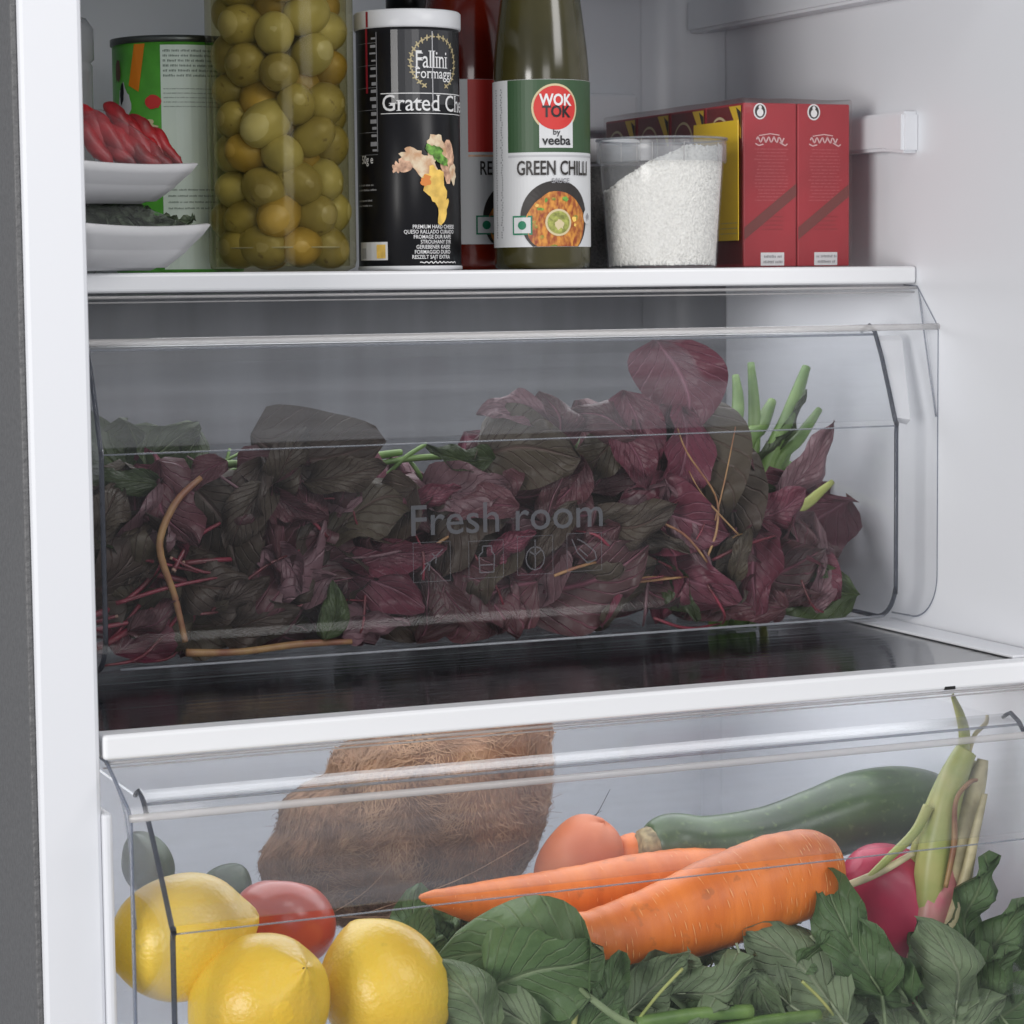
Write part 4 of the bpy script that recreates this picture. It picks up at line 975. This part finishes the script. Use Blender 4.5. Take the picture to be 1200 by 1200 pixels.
# yellow leaflet on the pack's left side
fy = lambda y, zz_: (c0.x-.0025+.001*sin(y*60), y, zz_)
ya = PX(866, 200, c0.x-.0025).y; yb_ = PX(814, 200, c0.x-.0025).y
lf = box_bm(c0.x-.0034, c0.x-.0026, ya, yb_, PX(860, 282, c0.x-.003).z, PX(860, 141, c0.x-.003).z, .0002, 1)
LF = thing('price_card', 'yellow card stuck on the left side of the red carton pack', 'card', (c0.x-.003, (ya+yb_)/2, PX(860, 282, c0.x-.003).z)); 
q = obj('card', lf, M_yel, LF, False); q.location = -V(LF.location)
q = flat('small_print', lines2d(ya+.001, ya+.03, PX(860, 262, c0.x-.003).z, 3, .004, .0008, .4, 'L'), lambda y, zz_: (c0.x-.0037, y, zz_), M_grayp, LF); q.location = -V(LF.location)

area('fresh_room_fill', (0.03, 0.13, -0.0155), (0.03, 0.131, -0.5), 0.56, 1.0, (0.97, 0.98, 1.0), 0.22)  # added fill under the upper shelf, no real fitting; brightens the upper drawer
l_ = area('crisper_fill', (0.0, YF+0.24, ZG-0.009), (0.0, YF+0.241, -0.60), 0.60, 1.7, (0.95, 0.97, 1.0), 0.34)  # added fill below the smoked glass, no real fitting; lifts the dim lower back
# ------------------------------------------------------------------ lower drawer contents
M_lemon = mat('lemon_peel', (0.80, 0.56, 0.06), 0.36, col2=(0.74, 0.47, 0.035), vscale=16, bump=0.7, bscale=300, coat=0.1, sss=.1, spot=((0.50, 0.36, 0.05), 60, .66, .6))
M_tom = mat('tomato_skin', (0.50, 0.075, 0.035), 0.3, col2=(0.40, 0.04, 0.02), vscale=12, coat=.15)
M_carrot = mat('carrot_skin', (0.80, 0.21, 0.025), 0.46, col2=(0.66, 0.15, 0.015), vscale=14, bump=0.5, bscale=40, stretch=(5, 1, 1), coat=.05, spot=((0.40, 0.11, 0.02), 70, .63, .55))
M_carm = mat('carrot_mark', (0.88, 0.40, 0.14), 0.5)
M_zuc = mat('zucchini_skin', (0.042, 0.088, 0.020), 0.33, col2=(0.018, 0.040, 0.011), vscale=26, coat=.08, stretch=(1, 1, 1), spot=((0.12, 0.18, 0.06), 190, .60, .5))
M_zcut = mat('zucchini_cut_stem', (0.34, 0.27, 0.13), 0.6, col2=(0.14, 0.10, 0.04), vscale=180)
M_husk = mat('coconut_husk', (0.25, 0.135, 0.08), 0.9, col2=(0.11, 0.055, 0.034), vscale=30, bump=1, bscale=200, detail=10, stretch=(1, 1, .45), bdist=.004)
M_fib = mat('coconut_fibre', (0.34, 0.205, 0.12), 0.8, col2=(0.15, 0.08, 0.048), vscale=30)
M_radp = mat('pale_pink_radish_neck', (0.55, 0.16, 0.20), 0.35, col2=(0.50, 0.36, 0.25), vscale=30)
M_rad = mat('magenta_radish_skin', (0.56, 0.035, 0.10), 0.42, col2=(0.38, 0.02, 0.065), vscale=22, coat=.05)
M_radst = mat('radish_stalk', (0.42, 0.42, 0.15), 0.4, col2=(0.30, 0.36, 0.10), vscale=40)
M_radst2 = mat('pale_dry_stalk', (0.50, 0.44, 0.26), 0.5, var=.25, vscale=60)
M_avo = mat('dark_green_avocado_skin', (0.035, 0.055, 0.03), 0.45, bump=.6, bscale=160, var=.3, vscale=60)
ZF = D2F+0.003
def ball(name, prof_fn, label, cat, px, py, Y, rx_px, mt, axis=None, group=None, n=48, m=28, wob=0.01, seed=0, aspect=1.0):
    p = P(px, py, Y); R = rx_px*mpp(p); v = []; f = []
    for k in range(m+1):
        a = pi*k/m; r, zz_ = prof_fn(a)
        for i in range(n):
            b = 2*pi*i/n; w_ = 1+wob*noise.noise(V((cos(b)*1.4+seed, sin(b)*1.4, cos(a)*1.4)))
            v.append((R*max(r, .001)*cos(b)*w_, R*max(r, .001)*sin(b)*w_, R*zz_*aspect*w_))
    for k in range(m):
        for i in range(n):
            j = (i+1) % n; f.append((k*n+i, (k+1)*n+i, (k+1)*n+j, k*n+j))
    o = obj(name, mesh(name, v, f), mt, None); o.location = p
    if axis is not None: o.rotation_euler = V(axis).to_track_quat('Z', 'Y').to_euler()
    tag(o, label, cat, group); return o, R
def lemprof(a):
    r = sin(a)**0.95; zz_ = cos(a)*1.12
    zz_ += 0.13*math.exp(-((a)/.26)**2) - 0.07*math.exp(-((pi-a)/.25)**2)
    return r*(1-0.05*math.exp(-((a-.4)/.2)**2)), zz_
tow = lambda x, y, zc: right*x+up*y-fwd*zc
GL = 'lemons in the lower drawer'
ball('lemon', lemprof, 'big lemon at the left end of the lower drawer, behind the front rib', 'lemon', 213, 1098, -.165, 74, M_lemon, tow(1, .25, -.2), GL, seed=1, wob=.03)
o, R = ball('lemon', lemprof, 'front lemon with a glossy highlight and its stem scar showing, below the tomato', 'lemon', 303, 1176, -.205, 80, M_lemon, tow(.62, .55, .62), GL, seed=4, wob=.03)
sc = obj('stem_scar', lathe([(.0008, R*1.245), (.0016, R*1.24), (.0020, R*1.22)], 10), M_pit, o)
ball('lemon', lemprof, 'smooth lemon between the front lemon and the green leaves', 'lemon', 452, 1160, -.195, 75, M_lemon, tow(.5, -.9, .2), GL, seed=8, wob=.02)
def tomp(a): return sin(a)**0.9, cos(a)*0.82-0.10*math.exp(-(a/.35)**2)
ball('tomato', tomp, 'round red tomato resting between the lemons and the coconut', 'tomato', 331, 1082, -.115, 63, M_tom, tow(.1, 1, -.3), seed=2, wob=.02)
ball('avocado', lambda a: (sin(a)*(1-.12*cos(a)), cos(a)*1.25), 'dark green avocado behind the big lemon and the tomato', 'avocado', 262, 1052, .0, 34, M_avo, tow(.5, 1, 0), seed=2, wob=.05)
ball('avocado', lambda a: (sin(a)*(1-.12*cos(a)), cos(a)*1.25), 'dark green avocado at the far left behind the drawer rib', 'avocado', 172, 1010, .0, 30, M_avo, tow(-.5, 1, 0), seed=5, wob=.08)

# coconut: husk body with ragged shoulder and a raised peak
def coconut():
    p = P(484, 962, .055); m_ = mpp(p); R = .080
    v = []; f = []; n = 120; m = 80
    ol = [(636, 800), (560, 826), (480, 848), (425, 862), (392, 882), (384, 908), (334, 938), (324, 975), (304, 1006), (312, 1040), (345, 1068), (400, 1084), (455, 1088), (520, 1080), (580, 1052), (622, 1004), (640, 960), (641, 880), (645, 830)]
    oa = sorted((math.atan2(-(b_-962), a_-484), math.hypot(a_-484, b_-962)*m_) for a_, b_ in ol)
    oa = [(oa[-1][0]-2*pi, oa[-1][1])]+oa+[(oa[0][0]+2*pi, oa[0][1])]
    def outline(t_):
        for (a0, r_0), (a1, r_1) in zip(oa[:-1], oa[1:]):
            if a0 <= t_ <= a1: return r_0+(r_1-r_0)*(t_-a0)/max(a1-a0, 1e-6)
        return R
    def shape(d):
        x = d.dot(right); y = d.dot(up); zc = d.dot(fwd); q = sqrt(x*x+y*y); ro = outline(math.atan2(y, x))
        r = 1/sqrt((q/ro)**2+(zc/R)**2)
        r *= 1+.03*noise.noise(d*3.1)+.02*noise.noise(d*7)
        r += .0020*noise.noise(V((d.x*9, d.y*9, d.z*26)))+.0018*noise.noise(V((d.x*38, d.y*38, d.z*14)))
        return r
    for k in range(m+1):
        a = pi*k/m
        for i in range(n):
            b = 2*pi*i/n; d = V((sin(a)*cos(b), sin(a)*sin(b), cos(a))); r = shape(d)
            w_ = d*r; v.append(w_)
    for k in range(m):
        for i in range(n):
            j = (i+1) % n; f.append((k*n+i, (k+1)*n+i, (k+1)*n+j, k*n+j))
    t = thing('coconut', 'large brown hairy coconut husk behind the tomato, touching the shelf above', 'coconut', tuple(p))
    obj('husk', mesh('husk', v, f), M_husk, t)
    v2 = []; f2 = []; rg = random.Random(5)
    for i in range(9000):
        d = V((rg.gauss(0, 1), rg.gauss(0, 1), rg.gauss(0, 1))).normalized()
        if d.dot(fwd) > .35: continue
        r = shape(d); w1 = noise.noise_vector(d*3.3); tn = V((w1.x*2.2+rg.uniform(-.6, .6), w1.y*2+rg.uniform(-.6, .6), -.7+w1.z*1.8+rg.uniform(-.6, .6))); tn = (tn-d*tn.dot(d)).normalized()
        L_ = rg.uniform(.006, .026); sd = d.cross(tn)*rg.uniform(.00016, .00045); b = len(v2)
        bend = rg.uniform(-.5, .5)
        for q in range(5):
            u_ = q/4; pp = (d*r+tn*L_*u_); pp = pp.normalized()*shape(pp.normalized())*1.0+d*(.0006+rg.uniform(0, .0012)+(.010*u_*u_ if rg.random() < .02 else 0))+sd.normalized()*bend*.008*u_*u_
            v2 += [pp-sd*(1-u_*.7), pp+sd*(1-u_*.7)]
        for q in range(4): f2.append((b+2*q, b+2*q+1, b+2*q+3, b+2*q+2))
    o = obj('husk_fibres', mesh('fibres', v2, f2), M_fib, t); o['kind'] = 'stuff'
    # a few loose strands off the right side and underneath
    for (a, b_, c, d_) in ((640, 1000, 715, 925), (648, 1005, 705, 950), (430, 1070, 620, 985), (390, 1070, 470, 1000), (400, 1075, 540, 1075), (560, 1080, 500, 1045)):
        A = P(a, b_, -.03)-p; B = P(c, d_, -.04)-p; tube('loose_fibre', [A, A.lerp(B, .5)+V((rnd(-.008, .008), 0, rnd(-.006, .006))), B], [.0004, .0004, .0002], M_canblk if a > 600 else M_fib, t, 5, 5)
coconut()

# carrots
def carrot(label, pts, rad_px, Ys, marks):
    pp = [P(a, b, y) for (a, b), y in zip(pts, Ys)]; rr = [r*mpp(q) for r, q in zip(rad_px, pp)]
    t = thing('carrot', label, 'carrot', tuple(pp[len(pp)//2]), 0, 'carrots in the lower drawer'); o_ = V(t.location)
    v, f = sweep([q-o_ for q in pp], rr, 40, 10)
    me = mesh('carrot_root', v, f)
    for vv in me.vertices: vv.co += vv.normal*(.0007*noise.noise(V((vv.co.x*130, vv.co.y*14, vv.co.z*14)))+.0009*noise.noise(vv.co*30))
    obj('root', me, M_carrot, t)
    if marks:
        cp = catmull([q-o_ for q in pp], 10); cr = [c.x for c in catmull([V((r, 0, 0)) for r in rr], 10)]
        v = []; f = []
        for i in range(marks):
            k = random.randint(8, len(cp)-9); c = cp[k]; tn = (cp[k+1]-cp[k-1]).normalized(); r = cr[k]+.0003
            sd = (-fwd-tn*(-fwd).dot(tn)).normalized(); ot = tn.cross(sd); a0 = rnd(-1.2, 1.2); da = rnd(.08, .3); w_ = tn*rnd(.00015, .0004); b = len(v)
            for q in range(5):
                an = a0+da*(q/4-.5); base = c+(sd*cos(an)+ot*sin(an))*r; e = sin(pi*(q+.3)/4.6); v += [base-w_*e, base+w_*e]
            for q in range(4): f.append((b+2*q, b+2*q+1, b+2*q+3, b+2*q+2))
        o = obj('skin_marks', mesh('marks', v, f), M_carm, t, False); o['kind'] = 'stuff'
    return t
carrot('large orange carrot lying in front, its thick end to the right', [(603, 1096), (612, 1096), (655, 1101), (705, 1103), (770, 1086), (840, 1058), (905, 1034), (950, 1020), (972, 1014), (985, 1012)], [1, 12, 28, 40, 47, 53, 55, 50, 36, 3], [-.17]*10, 260)
carrot('slimmer orange carrot behind the large one, its tip pointing left at the coconut', [(494, 1052), (500, 1052), (560, 1058), (640, 1054), (720, 1042), (800, 1028), (850, 1020)], [1, 8, 24, 33, 36, 34, 26], [-.125, -.125, -.12, -.11, -.10, -.09, -.085], 50)
M_sp = mat('brown_orange_skin', (0.60, 0.18, 0.065), 0.5, col2=(0.48, 0.12, 0.045), vscale=16)
carrot('short carrot end poking up beside the zucchini stem', [(728, 1060), (732, 1040), (738, 1010), (741, 985), (742, 976)], [22, 24, 24, 18, 2], [-.05]*5, 8)
ball('sweet_potato', lambda a: (sin(a)**.85, cos(a)*1.25), 'reddish sweet potato behind the carrots, right of the coconut', 'sweet potato', 678, 1014, -.04, 48, M_sp, tow(.5, .85, .1), seed=3, wob=.06)

# zucchini
zp = [(757, 994), (764, 994), (785, 990), (830, 996), (900, 986), (960, 966), (1010, 950), (1060, 945), (1100, 950), (1125, 955), (1133, 957)]
zr_ = [14, 27, 37, 40, 41, 43, 47, 47, 40, 24, 3]
pp = [P(a, b, -.06) for a, b in zp]; t = thing('zucchini', 'dark green zucchini lying behind the large carrot, cut stem to the left', 'zucchini', tuple(pp[5])); o_ = V(t.location)
v, f = sweep([q-o_ for q in pp[1:]], [r*mpp(q) for r, q in zip(zr_[1:], pp[1:])], 40, 8); obj('zucchini_body', mesh('z', v, f), M_zuc, t)
v, f = sweep([q-o_ for q in (P(748, 995, -.062), P(754, 995, -.062), P(762, 994, -.061), P(772, 993, -.06))], [19*.0006, 24*.0006, 27*.0006, 27*.0006], 14, 4)
me = mesh('stem', v, f)
for vv in me.vertices: vv.co += vv.normal*.0015*noise.noise(vv.co*200)
obj('cut_stem', me, M_zcut, t)

# radish with stalks
t = thing('radish', 'magenta radish with tall pale green stalks at the right of the lower drawer', 'radish', tuple(P(1050, 1070, -.14))); o_ = V(t.location)
q0 = [(1000, 1010), (1012, 1020), (1042, 1046), (1064, 1080), (1078, 1120), (1084, 1170)]
v, f = sweep([P(a, b, -.135)-o_ for a, b in q0], [x*.00056 for x in (16, 42, 64, 74, 66, 30)], 36, 8); obj('bulb', mesh('bulb', v, f), M_rad, t)
def st(pts, r, m, Y=-.15, fl=.8):
    P_ = [P(a, b, Y)-o_ for a, b in pts]; tube('stalk', P_, [x*.00072 for x in r], m, t, 12, 6, fl)
st([(1082, 1150), (1092, 1090), (1100, 1040), (1104, 1010)], [40, 46, 42, 24], M_radp, -.155, .6)
st([(1088, 1100), (1092, 1020), (1106, 950), (1120, 905), (1132, 880)], [22, 22, 20, 17, 14], M_radst, -.165)
st([(1112, 1110), (1122, 1030), (1134, 960), (1146, 915), (1152, 890)], [22, 19, 15, 11, 7], M_radst2, -.162)
st([(1098, 1070), (1112, 1000), (1124, 940), (1132, 890)], [18, 18, 16, 13], M_radst, -.150)
st([(1062, 1070), (1075, 1000), (1092, 945), (1112, 900)], [10, 10, 9, 8], M_radst, -.150)
st([(1122, 905), (1130, 870), (1127, 845), (1116, 815)], [19, 17, 13, 5], M_radst, -.155, .3)
st([(1135, 880), (1143, 860), (1155, 848), (1157, 838)], [4, 3, 3, 2], M_radst2, -.15)
st([(1108, 1040), (1118, 990), (1120, 940), (1135, 918), (1145, 914)], [3, 4, 3, 3, 2], M_stt, -.182)
st([(1100, 1110), (1128, 1040), (1142, 980), (1154, 930)], [10, 8, 6, 4], M_radst2, -.178)
st([(1070, 1000), (1035, 1020), (1000, 1035), (960, 1048)], [3, 4, 4, 2], M_radst2, -.170)
st([(1088, 945), (1072, 975), (1042, 1005), (1015, 1030)], [7, 6, 5, 3], M_radst, -.170)

# leafy greens in the front
M_gl = leafmat('green_spinach_leaf', (0.13, 0.21, 0.085), (0.065, 0.125, 0.045), (0.33, 0.40, 0.23), rough=0.5, vs=.5)
M_gl2 = leafmat('pale_green_spinach_leaf', (0.20, 0.26, 0.15), (0.13, 0.19, 0.095), (0.42, 0.47, 0.32), rough=0.55, vs=.55)
GG = leafset(M_gl, 6, .06, .72, petiole=.35, pw=.5); GG2 = leafset(M_gl2, 6, .06, .72, petiole=.35, pw=.5)
GB = 'bunches of leafy greens in the lower drawer'
def gb(px, label): 
    p = P(px, 1150, -.2); return thing('leafy_greens_bunch', label, 'greens', (p.x, -.19, ZF), 0, GB)
GBN = [gb(600, 'bunch of greens with the broad dark leaf overlapping the smooth lemon'), gb(850, 'bunch of dull green leaves spread below the large carrot'), gb(1110, 'upright bunch of green leaves at the right, in front of the radish')]
def gw(px): return GBN[0 if px < 700 else 1 if px < 960 else 2]
for i in range(80):
    px = rnd(500, 1230); t0 = 1140 if px < 960 else 1110
    py = rnd(t0+20, 1235); Y = rnd(-.205, -.10)
    place_leaf(gw(px), random.choice(GG+GG2), P(px, py, Y), rnd(.2, 2.9), rnd(-.8, .8), rnd(-.4, .4), rnd(.7, 1.2))
for i in range(34):
    px = rnd(490, 960); py = rnd(1150, 1190)
    place_leaf(gw(px), random.choice(GG), P(px, py, rnd(-.12, -.06)), rnd(.2, 2.9), rnd(-.8, .8), rnd(-.4, .4), rnd(.6, .9), lim=(-.25, ZF+.002))
hg = [(780, 1150, 100, 30, .9, 1, -.205, .3), (700, 1165, 90, 60, .9, 0, -.208, .2), (880, 1150, 100, 150, .9, 1, -.206, .2), (600, 1150, 185, 165, 1.25, 0, -.212, .1), (640, 1140, 150, 20, 1.1, 0, -.214, .25), (530, 1175, 120, 130, 1.0, 1, -.216, .2), (575, 1190, 120, 160, .9, 1, -.220, .2), (720, 1165, 95, 75, .8, 0, -.215, .2),
      (770, 1150, 110, 40, .8, 1, -.215, .3), (835, 1140, 110, 20, .85, 1, -.210, .3), (930, 1145, 150, 140, 1.0, 1, -.216, .15), (865, 1175, 90, 60, .8, 1, -.218, .4), (905, 1185, 100, -60, .7, 1, -.222, .4),
      (1000, 1090, 150, 110, .8, 0, -.205, .2), (1035, 1120, 130, 125, .8, 0, -.212, -.3), (1020, 1150, 110, -35, .7, 1, -.215, .3), (1095, 1135, 125, 110, 1.0, 1, -.220, .1), (1150, 1060, 130, 75, .7, 0, -.19, .4),
      (1180, 1110, 130, 62, .75, 0, -.205, .2), (1165, 1160, 120, 60, .8, 0, -.215, .2), (1190, 1175, 130, 30, .8, 0, -.220, .2), (1130, 1185, 110, 20, .8, 1, -.222, .3), (960, 1110, 70, 30, .7, 0, -.205, .4), (1060, 1185, 90, 100, .8, 1, -.222, .2),
      (805, 1190, 110, 10, .6, 1, -.220, .5), (700, 1190, 90, 50, .7, 0, -.218, .3), (985, 1180, 100, 95, .8, 1, -.219, .3)]
for (px, py, L_, an, wf, k, Y, ti) in hg:
    pos = P(px, py, Y); place_leaf(gw(px), random.choice(GG2 if k else GG), pos, radians(an), ti, rnd(-.15, .15), L_*mpp(pos)/.06, sx=wf)
for (a, b, c, d, r) in ((672, 1205, 682, 1140, 3.5), (745, 1200, 880, 1185, 9), (830, 1210, 960, 1190, 8), (740, 1205, 800, 1135, 2), (940, 1150, 985, 1200, 2)):
    g = gw(a); stem(g, [P(a, b, -.224), P((a+c)/2, (b+d)/2-3, -.2245), P(c, d, -.224)], [r*.00055]*3, M_stg if r > 5 else M_radst, 'stalk', 10)
